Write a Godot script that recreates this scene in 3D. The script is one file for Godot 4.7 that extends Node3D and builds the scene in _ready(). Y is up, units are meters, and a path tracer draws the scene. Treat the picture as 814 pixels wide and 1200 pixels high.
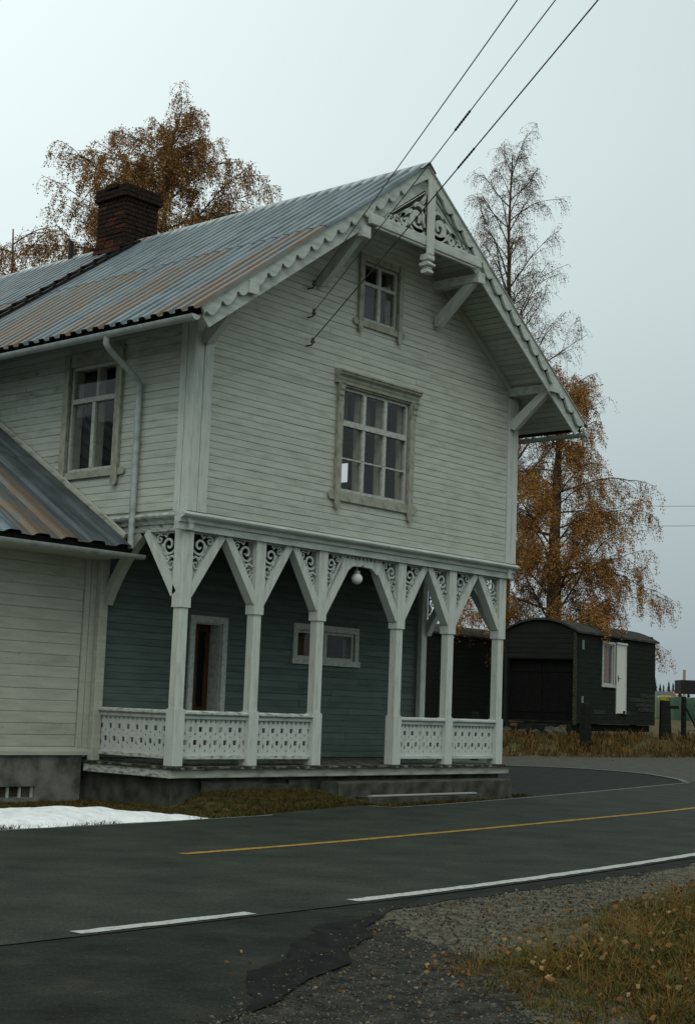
extends Node3D
# A white timber house with a carved porch beside a country road, autumn, overcast sky.

var rng := RandomNumberGenerator.new()
var M := {}
var counts := {}
var house: Node3D
const W := 7.6          # width of the gable front
const D := 1.82         # depth of the porch
const FLOOR := 0.52     # porch floor
const BELT := 3.86      # foot of the upper storey
const RIDGE := 9.66
const SLOPE := 0.715
const OH := 0.86        # gable overhang
const HALF := 4.54      # ridge to eave, horizontally

# ------------------------------------------------------------------ small helpers
func lin(r: float, g: float, b: float) -> Color:
	return Color(r, g, b).linear_to_srgb()

func new_st() -> SurfaceTool:
	var st := SurfaceTool.new()
	st.begin(Mesh.PRIMITIVE_TRIANGLES)
	st.set_smooth_group(-1)
	return st

func tri(st: SurfaceTool, a: Vector3, b: Vector3, c: Vector3) -> void:
	st.add_vertex(a); st.add_vertex(b); st.add_vertex(c)

func quad(st: SurfaceTool, a: Vector3, b: Vector3, c: Vector3, d: Vector3) -> void:
	tri(st, a, b, c); tri(st, a, c, d)

func box(st: SurfaceTool, lo: Vector3, hi: Vector3, xf := Transform3D.IDENTITY) -> void:
	var p := []
	for i in 8:
		p.append(xf * Vector3(hi.x if i & 1 else lo.x, hi.y if i & 2 else lo.y, hi.z if i & 4 else lo.z))
	quad(st, p[4], p[6], p[7], p[5]); quad(st, p[1], p[3], p[2], p[0])
	quad(st, p[0], p[2], p[6], p[4]); quad(st, p[5], p[7], p[3], p[1])
	quad(st, p[6], p[2], p[3], p[7]); quad(st, p[0], p[4], p[5], p[1])

func cbox(st: SurfaceTool, lo: Vector3, hi: Vector3, c := 0.01, xf := Transform3D.IDENTITY) -> void:
	# box with the four edges along its longest axis chamfered
	var s := hi - lo
	var ax := 0 if s.x >= s.y and s.x >= s.z else (1 if s.y >= s.z else 2)
	var poly := PackedVector2Array()
	var a := Vector2(lo.x, lo.y); var b := Vector2(hi.x, hi.y)
	if ax == 0: a = Vector2(lo.z, lo.y); b = Vector2(hi.z, hi.y)
	elif ax == 1: a = Vector2(lo.x, lo.z); b = Vector2(hi.x, hi.z)
	poly = PackedVector2Array([Vector2(a.x + c, a.y), Vector2(b.x - c, a.y), Vector2(b.x, a.y + c), Vector2(b.x, b.y - c), Vector2(b.x - c, b.y), Vector2(a.x + c, b.y), Vector2(a.x, b.y - c), Vector2(a.x, a.y + c)])
	var t: Transform3D
	if ax == 2: t = Transform3D.IDENTITY
	elif ax == 0: t = Transform3D(Basis(Vector3(0, 0, 1), Vector3(0, 1, 0), Vector3(1, 0, 0)), Vector3.ZERO)
	else: t = Transform3D(Basis(Vector3(1, 0, 0), Vector3(0, 0, 1), Vector3(0, 1, 0)), Vector3.ZERO)
	prism(st, poly, lo[ax], hi[ax], xf * t)

func prism(st: SurfaceTool, poly: PackedVector2Array, z0: float, z1: float, xf := Transform3D.IDENTITY) -> void:
	var idx := Geometry2D.triangulate_polygon(poly)
	for i in range(0, idx.size(), 3):
		var a := poly[idx[i]]; var b := poly[idx[i + 1]]; var c := poly[idx[i + 2]]
		tri(st, xf * Vector3(a.x, a.y, z1), xf * Vector3(b.x, b.y, z1), xf * Vector3(c.x, c.y, z1))
		tri(st, xf * Vector3(c.x, c.y, z0), xf * Vector3(b.x, b.y, z0), xf * Vector3(a.x, a.y, z0))
	for i in poly.size():
		var a := poly[i]; var b := poly[(i + 1) % poly.size()]
		quad(st, xf * Vector3(a.x, a.y, z0), xf * Vector3(a.x, a.y, z1), xf * Vector3(b.x, b.y, z1), xf * Vector3(b.x, b.y, z0))

func ribbon(st: SurfaceTool, pts: Array, w0: float, w1: float, thick: float, xf: Transform3D, belly := 0.0) -> void:
	# a flat sawn band along a plane curve
	var n := pts.size()
	var l := []; var r := []
	for i in n:
		var t: Vector2 = (pts[mini(i + 1, n - 1)] - pts[maxi(i - 1, 0)])
		t = t.normalized()
		var q := Vector2(-t.y, t.x)
		var f := float(i) / (n - 1)
		var w := lerpf(w0, w1, f) * 0.5 + belly * sin(PI * f) * 0.5
		l.append(pts[i] + q * w); r.append(pts[i] - q * w)
	for i in n - 1:
		var a: Vector2 = l[i]; var b: Vector2 = l[i + 1]; var c: Vector2 = r[i + 1]; var d: Vector2 = r[i]
		var h := thick * 0.5
		quad(st, xf * Vector3(a.x, a.y, h), xf * Vector3(b.x, b.y, h), xf * Vector3(c.x, c.y, h), xf * Vector3(d.x, d.y, h))
		quad(st, xf * Vector3(d.x, d.y, -h), xf * Vector3(c.x, c.y, -h), xf * Vector3(b.x, b.y, -h), xf * Vector3(a.x, a.y, -h))
		quad(st, xf * Vector3(a.x, a.y, -h), xf * Vector3(b.x, b.y, -h), xf * Vector3(b.x, b.y, h), xf * Vector3(a.x, a.y, h))
		quad(st, xf * Vector3(d.x, d.y, h), xf * Vector3(c.x, c.y, h), xf * Vector3(c.x, c.y, -h), xf * Vector3(d.x, d.y, -h))

func spiral(c: Vector2, r: float, a0: float, turns: float, dir := 1.0, n := 16) -> Array:
	var out := []
	for i in n + 1:
		var f := float(i) / n
		out.append(c + Vector2.from_angle(a0 + dir * f * turns * TAU) * r * (1.0 - 0.82 * f))
	return out

func tube(st: SurfaceTool, pts: Array, radii: Array, sides := 8, smooth := true) -> void:
	st.set_smooth_group(0 if smooth else -1)
	var rings := []
	var n := pts.size()
	var up := Vector3.UP
	for i in n:
		var t: Vector3 = (pts[mini(i + 1, n - 1)] - pts[maxi(i - 1, 0)])
		t = t.normalized()
		if absf(t.dot(up)) > 0.95: up = Vector3.RIGHT
		var a := t.cross(up).normalized()
		var b := a.cross(t).normalized()
		up = b
		var ring := []
		var rad: float = radii[i] if i < radii.size() else radii[-1]
		for k in sides:
			var ang := TAU * k / sides
			ring.append(pts[i] + (a * cos(ang) + b * sin(ang)) * rad)
		rings.append(ring)
	for i in n - 1:
		for k in sides:
			quad(st, rings[i][k], rings[i][(k + 1) % sides], rings[i + 1][(k + 1) % sides], rings[i + 1][k])
	st.set_smooth_group(-1)

func caps(st: SurfaceTool, c: Vector3, axis: Vector3, r: float, sides := 10) -> void:
	var a := axis.cross(Vector3(0.3, 0.9, 0.2)).normalized()
	var b := a.cross(axis).normalized()
	for k in sides:
		tri(st, c, c + (a * cos(TAU * k / sides) + b * sin(TAU * k / sides)) * r, c + (a * cos(TAU * (k + 1) / sides) + b * sin(TAU * (k + 1) / sides)) * r)

func lathe(st: SurfaceTool, prof: Array, at: Vector3, sides := 16) -> void:
	st.set_smooth_group(0)
	for i in prof.size() - 1:
		for k in sides:
			var a0 := TAU * k / sides; var a1 := TAU * (k + 1) / sides
			var p: Vector2 = prof[i]; var q: Vector2 = prof[i + 1]
			quad(st, at + Vector3(cos(a0) * p.x, p.y, sin(a0) * p.x), at + Vector3(cos(a1) * p.x, p.y, sin(a1) * p.x), at + Vector3(cos(a1) * q.x, q.y, sin(a1) * q.x), at + Vector3(cos(a0) * q.x, q.y, sin(a0) * q.x))
	st.set_smooth_group(-1)

func put(node: Node3D, called: String, parent: Node) -> void:
	var key := "%d/%s" % [parent.get_instance_id(), called]
	var n: int = counts.get(key, 0)
	counts[key] = n + 1
	node.name = called if n == 0 else "%s_%03d" % [called, n]
	parent.add_child(node, true)

func made(st: SurfaceTool) -> ArrayMesh:
	st.generate_normals()
	return st.commit()

func obj(st: SurfaceTool, called: String, m: Material, parent: Node = self) -> MeshInstance3D:
	return inst(made(st), called, m, parent)

func inst(mesh: Mesh, called: String, m: Material, parent: Node, xf := Transform3D.IDENTITY) -> MeshInstance3D:
	var o := MeshInstance3D.new()
	o.mesh = mesh
	o.set_surface_override_material(0, m)
	o.transform = xf
	put(o, called, parent)
	return o

func tag(o: Node, label: String, category := "", group := "", kind := "") -> Node:
	if label: o.set_meta("label", label)
	if category: o.set_meta("category", category)
	if group: o.set_meta("group", group)
	if kind: o.set_meta("kind", kind)
	return o

func thing(called: String, at: Vector3, label: String, category: String, group := "", turn := 0.0) -> Node3D:
	var o := Node3D.new()
	o.position = at
	o.rotation.y = turn
	put(o, called, self)
	tag(o, label, category, group)
	return o

func node(called: String, parent: Node) -> Node3D:
	var o := Node3D.new()
	put(o, called, parent)
	return o

# ------------------------------------------------------------------ textures and materials
func noise(seed_: int, freq: float, oct := 4) -> FastNoiseLite:
	var n := FastNoiseLite.new()
	n.seed = seed_
	n.noise_type = FastNoiseLite.TYPE_SIMPLEX_SMOOTH
	n.frequency = freq
	n.fractal_octaves = oct
	return n

func grad(cols: Array, f: float) -> Color:
	f = clampf(f, 0.0, 1.0) * (cols.size() - 1)
	var i := mini(int(f), cols.size() - 2)
	return (cols[i] as Color).lerp(cols[i + 1], f - i)

# cols are linear colours met as the coarse noise rises; fine grain and specks are laid over
func ntex(seed_: int, freq: float, cols: Array, grain := 0.08, spec := 0.0, spec_col := Color.BLACK, size := 256, oct := 5, spec_mul := 6.0) -> ImageTexture:
	var a := noise(seed_, freq, oct).get_seamless_image(size, size).get_data()
	var b := noise(seed_ + 7, freq * spec_mul, 3).get_seamless_image(size, size).get_data()
	var r := RandomNumberGenerator.new()
	r.seed = seed_
	var ramp := []
	for i in 256:
		ramp.append(grad(cols, (i / 255.0 - 0.5) * 1.3 + 0.5).linear_to_srgb())
	var sc := spec_col.linear_to_srgb()
	var out := PackedByteArray()
	out.resize(size * size * 3)
	for i in size * size:
		var c: Color = ramp[a[i]]
		var g := 1.0 + (r.randf() - 0.5) * 2.0 * grain
		if spec > 0.0 and b[i] > 255 * (1.0 - spec):
			c = c.lerp(sc, clampf((b[i] / 255.0 - (1.0 - spec)) * 9.0, 0.0, 1.0))
		out[i * 3] = int(clampf(c.r * g, 0, 1) * 255)
		out[i * 3 + 1] = int(clampf(c.g * g, 0, 1) * 255)
		out[i * 3 + 2] = int(clampf(c.b * g, 0, 1) * 255)
	return ImageTexture.create_from_image(Image.create_from_data(size, size, false, Image.FORMAT_RGB8, out))

func htex(seed_: int, freq: float, oct := 5) -> ImageTexture:
	return ImageTexture.create_from_image(noise(seed_, freq, oct).get_seamless_image(256, 256))

func mat(called: String, tex: Texture2D, rough: float, scale: Vector3, metal := 0.0, bump: Texture2D = null, depth := 0.0) -> StandardMaterial3D:
	var m := StandardMaterial3D.new()
	m.resource_name = called
	m.albedo_texture = tex
	m.roughness = rough
	m.metallic = metal
	m.metallic_specular = 0.2
	m.uv1_triplanar = true
	m.uv1_world_triplanar = true
	m.uv1_scale = scale
	if bump:
		m.heightmap_enabled = true
		m.heightmap_texture = bump
		m.heightmap_scale = depth
	M[called] = m
	return m

func plain(called: String, c: Color, rough := 0.8, metal := 0.0) -> StandardMaterial3D:
	var m := StandardMaterial3D.new()
	m.resource_name = called
	m.albedo_color = c.linear_to_srgb()
	m.roughness = rough
	m.metallic = metal
	m.metallic_specular = 0.4
	M[called] = m
	return m

func C(r: float, g: float, b: float) -> Color:
	return Color(r, g, b)

func sheet_tex(seed_: int, rust: float, tone := 1.0) -> ImageTexture:
	# zinc-grey roofing sheet, rust running down it in streaks (u across, v up the slope)
	var w := 128; var h := 256
	var n := noise(seed_, 0.05, 4); var n2 := noise(seed_ + 3, 0.02, 3); var n3 := noise(seed_ + 9, 0.11, 3)
	var r := RandomNumberGenerator.new(); r.seed = seed_
	var im := Image.create(w, h, false, Image.FORMAT_RGB8)
	var zinc := C(0.17, 0.218, 0.238); var dull := C(0.085, 0.11, 0.118); var ru := C(0.12, 0.065, 0.028); var ru2 := C(0.19, 0.145, 0.085)
	for y in h:
		for x in w:
			var s := n.get_noise_2d(x * 1.6, y * 0.12) * 0.5 + 0.5
			var t := n2.get_noise_2d(x * 0.6, y * 0.8) * 0.5 + 0.5
			var c := dull.lerp(zinc, smoothstep(0.3, 0.7, s * 0.6 + t * 0.4))
			var k := smoothstep(0.92 - rust, 1.22 - rust, s * 0.5 + t * 0.5 + n3.get_noise_2d(x * 2.0, y * 0.25) * 0.16)
			c = c.lerp(ru2.lerp(ru, s), k * 0.9)
			c = (c * tone).linear_to_srgb() * (1.0 + (r.randf() - 0.5) * 0.08)
			im.set_pixel(x, y, c)
	return ImageTexture.create_from_image(im)

func make_materials() -> void:
	var grain := htex(91, 0.03)
	# aged white paint: three tones for board to board variation
	for i in 4:
		var k: float = [1.0, 0.965, 1.03, 0.93][i]
		mat("paint_%d" % i, ntex(11 + i, 0.012, [C(0.37 * k, 0.395 * k, 0.335 * k), C(0.44 * k, 0.47 * k, 0.405 * k), C(0.467 * k, 0.5 * k, 0.43 * k), C(0.49 * k, 0.52 * k, 0.45 * k)], 0.06, 0.14, C(0.30, 0.30, 0.25)), 0.75, Vector3(0.45, 2.6, 0.45), 0.0, grain, 0.15)
	mat("paint_dirty", ntex(19, 0.014, [C(0.25, 0.255, 0.20), C(0.37, 0.39, 0.33), C(0.43, 0.455, 0.39), C(0.46, 0.485, 0.42)], 0.06, 0.14, C(0.17, 0.165, 0.13)), 0.85, Vector3(0.5, 2.0, 0.5), 0.0, grain, 0.2)
	mat("wing_0", ntex(24, 0.012, [C(0.35, 0.365, 0.295), C(0.405, 0.425, 0.35), C(0.44, 0.46, 0.38)], 0.05, 0.16, C(0.25, 0.25, 0.19)), 0.8, Vector3(0.4, 2.2, 0.4), 0.0, grain, 0.15)
	mat("wing_1", ntex(25, 0.012, [C(0.33, 0.345, 0.275), C(0.39, 0.41, 0.335), C(0.425, 0.445, 0.365)], 0.05, 0.22, C(0.20, 0.20, 0.15)), 0.8, Vector3(0.4, 2.2, 0.4), 0.0, grain, 0.15)
	mat("trim", ntex(31, 0.015, [C(0.4214, 0.4558, 0.4128), C(0.4945, 0.5332, 0.4859), C(0.516, 0.559, 0.5117), C(0.5332, 0.5762, 0.5289)], 0.05, 0.15, C(0.27, 0.27, 0.23)), 0.7, Vector3(2.4, 0.5, 2.4), 0.0, grain, 0.15)
	mat("trim_flat", ntex(33, 0.015, [C(0.36, 0.396, 0.36), C(0.477, 0.522, 0.486), C(0.522, 0.567, 0.5265)], 0.03, 0.15, C(0.25, 0.25, 0.21)), 0.7, Vector3(0.6, 2.2, 2.2), 0.0, grain, 0.15)
	mat("rail_worn", ntex(35, 0.03, [C(0.085, 0.085, 0.068), C(0.357, 0.3825, 0.3485), C(0.493, 0.5355, 0.493), C(0.51, 0.5525, 0.51)], 0.04, 0.2, C(0.06, 0.06, 0.05)), 0.75, Vector3(0.8, 2.5, 0.8), 0.0, grain, 0.2)
	mat("mould", ntex(37, 0.025, [C(0.02, 0.022, 0.018), C(0.04, 0.042, 0.034), C(0.09, 0.092, 0.075), C(0.25, 0.26, 0.22)], 0.06, 0.1, C(0.3, 0.31, 0.27)), 0.85, Vector3(0.9, 2.5, 0.9), 0.0, grain, 0.2)
	mat("beige", ntex(41, 0.015, [C(0.2345, 0.2352, 0.1797), C(0.3199, 0.3269, 0.2595), C(0.3573, 0.367, 0.2993)], 0.03, 0.12, C(0.15, 0.14, 0.09)), 0.7, Vector3(1.2, 1.2, 1.2), 0.0, grain, 0.12)
	mat("sash", ntex(43, 0.02, [C(0.32, 0.336, 0.296), C(0.44, 0.468, 0.424), C(0.48, 0.512, 0.468)], 0.03, 0.2, C(0.20, 0.20, 0.16)), 0.65, Vector3(2, 2, 2))
	for i in 3:
		var k: float = [1.0, 0.9, 1.1][i]
		mat("teal_%d" % i, ntex(51 + i, 0.012, [C(0.081 * k, 0.11 * k, 0.099 * k), C(0.097 * k, 0.131 * k, 0.118 * k), C(0.107 * k, 0.145 * k, 0.13 * k)], 0.04, 0.1, C(0.10, 0.13, 0.12)), 0.8, Vector3(0.4, 2.4, 0.4), 0.0, grain, 0.12)
	mat("dark_wood", ntex(61, 0.02, [C(0.0084, 0.0091, 0.0077), C(0.0154, 0.0168, 0.014), C(0.0245, 0.0259, 0.021)], 0.1), 0.9, Vector3(0.5, 2.5, 0.5), 0.0, grain, 0.3)
	mat("hut_board", ntex(63, 0.015, [C(0.013, 0.016, 0.0135), C(0.016, 0.0192, 0.016), C(0.019, 0.0225, 0.0185)], 0.12, 0.06, C(0.03, 0.032, 0.024)), 0.85, Vector3(0.4, 0.8, 0.4), 0.0, grain, 0.2)
	mat("bay_shade_black", ntex(62, 0.02, [C(0.005, 0.0055, 0.005), C(0.008, 0.0085, 0.0075)], 0.1), 0.9, Vector3(0.6, 0.6, 0.6))  # deep shade of the open hut end, given as a colour
	mat("hut_worn", ntex(64, 0.03, [C(0.01395, 0.01627, 0.01302), C(0.02325, 0.02558, 0.01953), C(0.0465, 0.04883, 0.03488), C(0.06975, 0.06975, 0.05115)], 0.1), 0.9, Vector3(0.6, 2.4, 0.6), 0.0, grain, 0.3)
	mat("tar_paper", ntex(65, 0.02, [C(0.02625, 0.02775, 0.02475), C(0.045, 0.0465, 0.04125), C(0.0675, 0.066, 0.05625)], 0.12, 0.14, C(0.15, 0.10, 0.04)), 0.9, Vector3(0.6, 0.6, 0.6))
	mat("door_wood", ntex(67, 0.015, [C(0.0495, 0.02604, 0.0112), C(0.077, 0.04216, 0.0182), C(0.0935, 0.05456, 0.0252)], 0.06), 0.5, Vector3(3, 0.5, 3))
	mat("concrete", ntex(71, 0.012, [C(0.07, 0.072, 0.06), C(0.13, 0.132, 0.112), C(0.18, 0.182, 0.158), C(0.21, 0.212, 0.185)], 0.08, 0.12, C(0.05, 0.055, 0.04)), 0.95, Vector3(0.6, 0.6, 0.6), 0.0, htex(72, 0.03), 0.6)
	mat("concrete_wet", ntex(73, 0.014, [C(0.0324, 0.03348, 0.027), C(0.05938, 0.06048, 0.04968), C(0.09184, 0.09288, 0.07776)], 0.1, 0.1, C(0.025, 0.03, 0.018)), 0.9, Vector3(0.7, 0.7, 0.7), 0.0, htex(72, 0.03), 0.6)
	for i in 5:
		var m := StandardMaterial3D.new()
		m.resource_name = "zinc_%d" % i
		m.albedo_texture = sheet_tex(81 + i, [0.2, 0.42, 0.6, 0.3, 0.25][i], 1.0 if i < 4 else 0.55)
		m.roughness = 0.5
		m.metallic = 0.3
		M["zinc_%d" % i] = m
	mat("zinc_pipe", ntex(86, 0.02, [C(0.27, 0.30, 0.29), C(0.40, 0.44, 0.42), C(0.46, 0.50, 0.48)], 0.04, 0.1, C(0.2, 0.16, 0.1)), 0.5, Vector3(1, 1, 1), 0.2)
	for i in 3:
		var k: float = [0.8, 0.55, 1.0][i]
		mat("brick_%d" % i, ntex(101 + i, 0.03, [C(0.03 * k, 0.016 * k, 0.012 * k), C(0.075 * k, 0.033 * k, 0.022 * k), C(0.12 * k, 0.05 * k, 0.032 * k)], 0.12, 0.15, C(0.012, 0.011, 0.01)), 0.95, Vector3(2, 2, 2), 0.0, grain, 0.5)
	mat("soot_brick", ntex(105, 0.03, [C(0.014, 0.011, 0.009), C(0.028, 0.019, 0.014), C(0.05, 0.028, 0.02)], 0.15), 0.95, Vector3(2, 2, 2), 0.0, grain, 0.5)
	mat("mortar", ntex(106, 0.03, [C(0.02, 0.018, 0.016), C(0.06, 0.055, 0.048)], 0.1), 0.95, Vector3(2, 2, 2))
	mat("asphalt", ntex(111, 0.006, [C(0.01848, 0.02337, 0.01808), C(0.02632, 0.03249, 0.02561), C(0.03024, 0.03705, 0.02913), C(0.03752, 0.04503, 0.03565)], 0.30, 0.30, C(0.05, 0.054, 0.045), 1024, 6, 26.0), 0.85, Vector3(0.17, 0.17, 0.17), 0.0, htex(112, 0.12, 4), 0.5)
	mat("asphalt_old", ntex(113, 0.007, [C(0.0105, 0.0115, 0.0095), C(0.0165, 0.0185, 0.0152), C(0.0195, 0.0215, 0.01757), C(0.031, 0.031, 0.0228)], 0.34, 0.30, C(0.04, 0.04, 0.03), 1024, 6, 24.0), 0.9, Vector3(0.2, 0.2, 0.2), 0.0, htex(114, 0.1, 4), 1.0)
	mat("edge_black", ntex(116, 0.02, [C(0.006, 0.0065, 0.006), C(0.009, 0.0098, 0.0088), C(0.015, 0.016, 0.014)], 0.3, 0.2, C(0.03, 0.03, 0.024), 512, 5, 20.0), 0.9, Vector3(0.5, 0.5, 0.5))
	mat("crumb", ntex(118, 0.02, [C(0.012, 0.0125, 0.0105), C(0.022, 0.022, 0.018), C(0.032, 0.031, 0.025), C(0.05, 0.048, 0.037)], 0.4, 0.2, C(0.08, 0.078, 0.06), 512, 5, 14.0), 0.95, Vector3(0.5, 0.5, 0.5))
	mat("asphalt_yard", ntex(115, 0.012, [C(0.01364, 0.01612, 0.01488), C(0.0186, 0.02108, 0.01922), C(0.0248, 0.02728, 0.02356)], 0.2, 0.05, C(0.07, 0.07, 0.05), 512), 0.88, Vector3(0.45, 0.45, 0.45), 0.0, htex(114, 0.1, 4), 0.8)
	mat("side_asphalt", ntex(117, 0.012, [C(0.052, 0.0528, 0.0416), C(0.064, 0.0648, 0.0528), C(0.076, 0.0768, 0.064)], 0.2, 0.06, C(0.13, 0.12, 0.09), 512), 0.9, Vector3(0.4, 0.4, 0.4), 0.0, htex(114, 0.1, 4), 0.8)
	mat("gravel", ntex(119, 0.02, [C(0.04312, 0.04209, 0.03091), C(0.07906, 0.07436, 0.0541), C(0.1078, 0.09961, 0.07213), C(0.1365, 0.1263, 0.09016)], 0.35, 0.12, C(0.14, 0.135, 0.11), 512), 0.95, Vector3(0.6, 0.6, 0.6), 0.0, htex(120, 0.12, 4), 2.5)
	mat("soil", ntex(121, 0.015, [C(0.035, 0.032, 0.017), C(0.065, 0.055, 0.025), C(0.10, 0.08, 0.035), C(0.12, 0.095, 0.04)], 0.25, 0.1, C(0.06, 0.06, 0.022), 512), 0.95, Vector3(0.35, 0.35, 0.35), 0.0, htex(120, 0.12, 4), 2.5)
	mat("white_line", ntex(123, 0.03, [C(0.13, 0.14, 0.13), C(0.42, 0.44, 0.41), C(0.40, 0.42, 0.39), C(0.44, 0.46, 0.42)], 0.14, 0.2, C(0.06, 0.065, 0.06)), 0.8, Vector3(2.2, 2.2, 2.2))
	mat("thin_line", ntex(125, 0.05, [C(0.05, 0.056, 0.053), C(0.09, 0.096, 0.088), C(0.2, 0.21, 0.185), C(0.28, 0.29, 0.255)], 0.15, 0.15, C(0.06, 0.065, 0.06)), 0.85, Vector3(2.2, 2.2, 2.2))
	mat("yellow_line", ntex(124, 0.03, [C(0.10, 0.07, 0.025), C(0.30, 0.185, 0.04), C(0.30, 0.185, 0.045), C(0.33, 0.205, 0.05)], 0.14, 0.2, C(0.07, 0.06, 0.04)), 0.8, Vector3(2.2, 2.2, 2.2))
	mat("snow", ntex(127, 0.02, [C(0.68, 0.71, 0.71), C(0.82, 0.85, 0.85), C(0.87, 0.89, 0.89)], 0.03, 0.05, C(0.5, 0.5, 0.46)), 0.8, Vector3(0.8, 0.8, 0.8), 0.0, htex(128, 0.04), 2.0)
	mat("bark", ntex(131, 0.03, [C(0.05, 0.035, 0.022), C(0.085, 0.06, 0.038), C(0.13, 0.10, 0.07)], 0.15), 0.95, Vector3(1.5, 0.6, 1.5))
	plain("twig", C(0.045, 0.03, 0.024), 0.9)
	plain("twig_pale", C(0.11, 0.085, 0.075), 0.9)
	plain("wire", C(0.045, 0.05, 0.05), 0.6)
	plain("far_wire", C(0.20, 0.22, 0.24), 0.8)
	plain("porcelain", C(0.10, 0.10, 0.09), 0.3)
	plain("iron", C(0.02, 0.02, 0.019), 0.6, 0.3)
	plain("opal", C(0.72, 0.76, 0.72), 0.25)
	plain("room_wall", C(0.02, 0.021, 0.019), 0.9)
	plain("blue_curtain", C(0.045, 0.058, 0.062), 0.9)
	plain("red_curtain", C(0.22, 0.10, 0.08), 0.9)
	plain("ochre_curtain", C(0.10, 0.055, 0.025), 0.9)
	plain("net_curtain", C(0.42, 0.42, 0.38), 0.9)
	plain("white_door", C(0.62, 0.64, 0.58), 0.6)
	plain("amber", C(0.09, 0.05, 0.016), 0.5)
	plain("green_tarp", C(0.055, 0.12, 0.075), 0.6)
	plain("pale_green_tarp", C(0.16, 0.22, 0.15), 0.6)
	plain("yellow_tarp", C(0.30, 0.24, 0.035), 0.6)
	plain("black_roof", C(0.014, 0.014, 0.013), 0.8)
	plain("grey_roof", C(0.075, 0.075, 0.07), 0.9)
	plain("orange_board", C(0.32, 0.15, 0.06), 0.8)
	plain("pale_wood", C(0.30, 0.24, 0.15), 0.8)
	plain("old_plank", C(0.30, 0.31, 0.27), 0.9)
	plain("needles", C(0.012, 0.022, 0.022), 0.9)
	var g := StandardMaterial3D.new()
	g.resource_name = "glass"
	g.transparency = BaseMaterial3D.TRANSPARENCY_ALPHA
	g.albedo_color = Color(0.25, 0.28, 0.28, 0.04)
	g.roughness = 0.03
	g.metallic_specular = 0.32
	M["glass"] = g
	var lf := StandardMaterial3D.new()
	lf.resource_name = "leaf"
	lf.vertex_color_use_as_albedo = true
	lf.roughness = 0.8
	lf.metallic_specular = 0.15
	lf.backlight_enabled = true
	lf.backlight = lin(0.24, 0.13, 0.04)
	lf.cull_mode = BaseMaterial3D.CULL_DISABLED
	M["leaf"] = lf
	var gr := StandardMaterial3D.new()
	gr.resource_name = "blade"
	gr.vertex_color_use_as_albedo = true
	gr.roughness = 0.95
	gr.metallic_specular = 0.1
	gr.cull_mode = BaseMaterial3D.CULL_DISABLED
	M["blade"] = gr

# ------------------------------------------------------------------ the lie of the land
func soft(t: float) -> float:
	t = clampf(t, 0.0, 60.0)
	return 0.02 * t * t / (t + 4.0) if t > 0.0 else 0.0

func land(x: float, z: float) -> float:
	var d := (x + 13.411) * 0.7501 - (z - 14.673) * 0.6613
	var y := soft(d - 22.0)
	var b := (x - 18.5) * 0.34 - (z + 7.84) * 0.94
	y += 0.32 * smoothstep(0.0, 3.0, b) * smoothstep(8.0, 16.0, x)
	# the near grass swells a little above the gravel
	if z > -1.0 and z < 2.0: y += 0.20 * smoothstep(1.7, 0.1, z) * smoothstep(0.0, 0.8, x) * (1.0 - smoothstep(2.4, 3.2, x))
	var n := near_grass(x, z)
	y += 0.16 * smoothstep(0.0, 2.2, n)
	return y

func near_grass(x: float, z: float) -> float:
	# metres inside the rough grass on the near side of the road (negative outside)
	var a := (x + 5.16) * 0.235 + (z - 9.29) * 0.972
	var b := (x + 6.7) * 0.8 + (z - 9.9) * 0.5
	return minf(a, b)

func road_mid(x: float) -> float:
	var t := (x + 3.0) / 1.5
	var s := 1.5 * (log(1.0 + exp(t)) if t < 20.0 else t)
	return 4.565 - 0.125 * s

func strip(called: String, x0: float, x1: float, off0: float, off1: float, lift: float, m: Material, parent: Node, step := 0.8, ragged := 0.0) -> MeshInstance3D:
	# a sheet that follows the road between two offsets from its centre line
	var st := new_st()
	st.set_smooth_group(0)
	var n := maxi(2, int((x1 - x0) / step))
	var k := maxi(1, int(absf(off1 - off0) / 1.2))
	for i in n:
		for j in k:
			var p := []
			for q in [[i, j], [i + 1, j], [i + 1, j + 1], [i, j + 1]]:
				var x: float = lerpf(x0, x1, float(q[0]) / n)
				var z: float = road_mid(x) + lerpf(off0, off1, float(q[1]) / k)
				if ragged > 0.0: z += ragged * (fposmod(sin(q[0] * 12.9898 + q[1] * 78.233) * 43758.5453, 1.0) - 0.5)
				p.append(Vector3(x, land(x, z) + lift, z))
			quad(st, p[0], p[1], p[2], p[3])
	return obj(st, called, m, parent)

func area(called: String, poly: PackedVector2Array, lift: float, m: Material, parent: Node, cell := 1.5) -> MeshInstance3D:
	var st := new_st()
	st.set_smooth_group(0)
	var lo := poly[0]; var hi := poly[0]
	for p in poly:
		lo = lo.min(p); hi = hi.max(p)
	var ix := int(ceil((hi.x - lo.x) / cell)); var iz := int(ceil((hi.y - lo.y) / cell))
	for i in ix:
		for j in iz:
			var a := lo + Vector2(i, j) * cell
			var sq := PackedVector2Array([a, a + Vector2(cell, 0), a + Vector2(cell, cell), a + Vector2(0, cell)])
			for piece in Geometry2D.intersect_polygons(poly, sq):
				var t := Geometry2D.triangulate_polygon(piece)
				for k in range(0, t.size(), 3):
					var v := []
					for e in 3:
						var q: Vector2 = piece[t[k + e]]
						v.append(Vector3(q.x, land(q.x, q.y) + lift, q.y))
					tri(st, v[0], v[1], v[2])
	return obj(st, called, m, parent)

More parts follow.
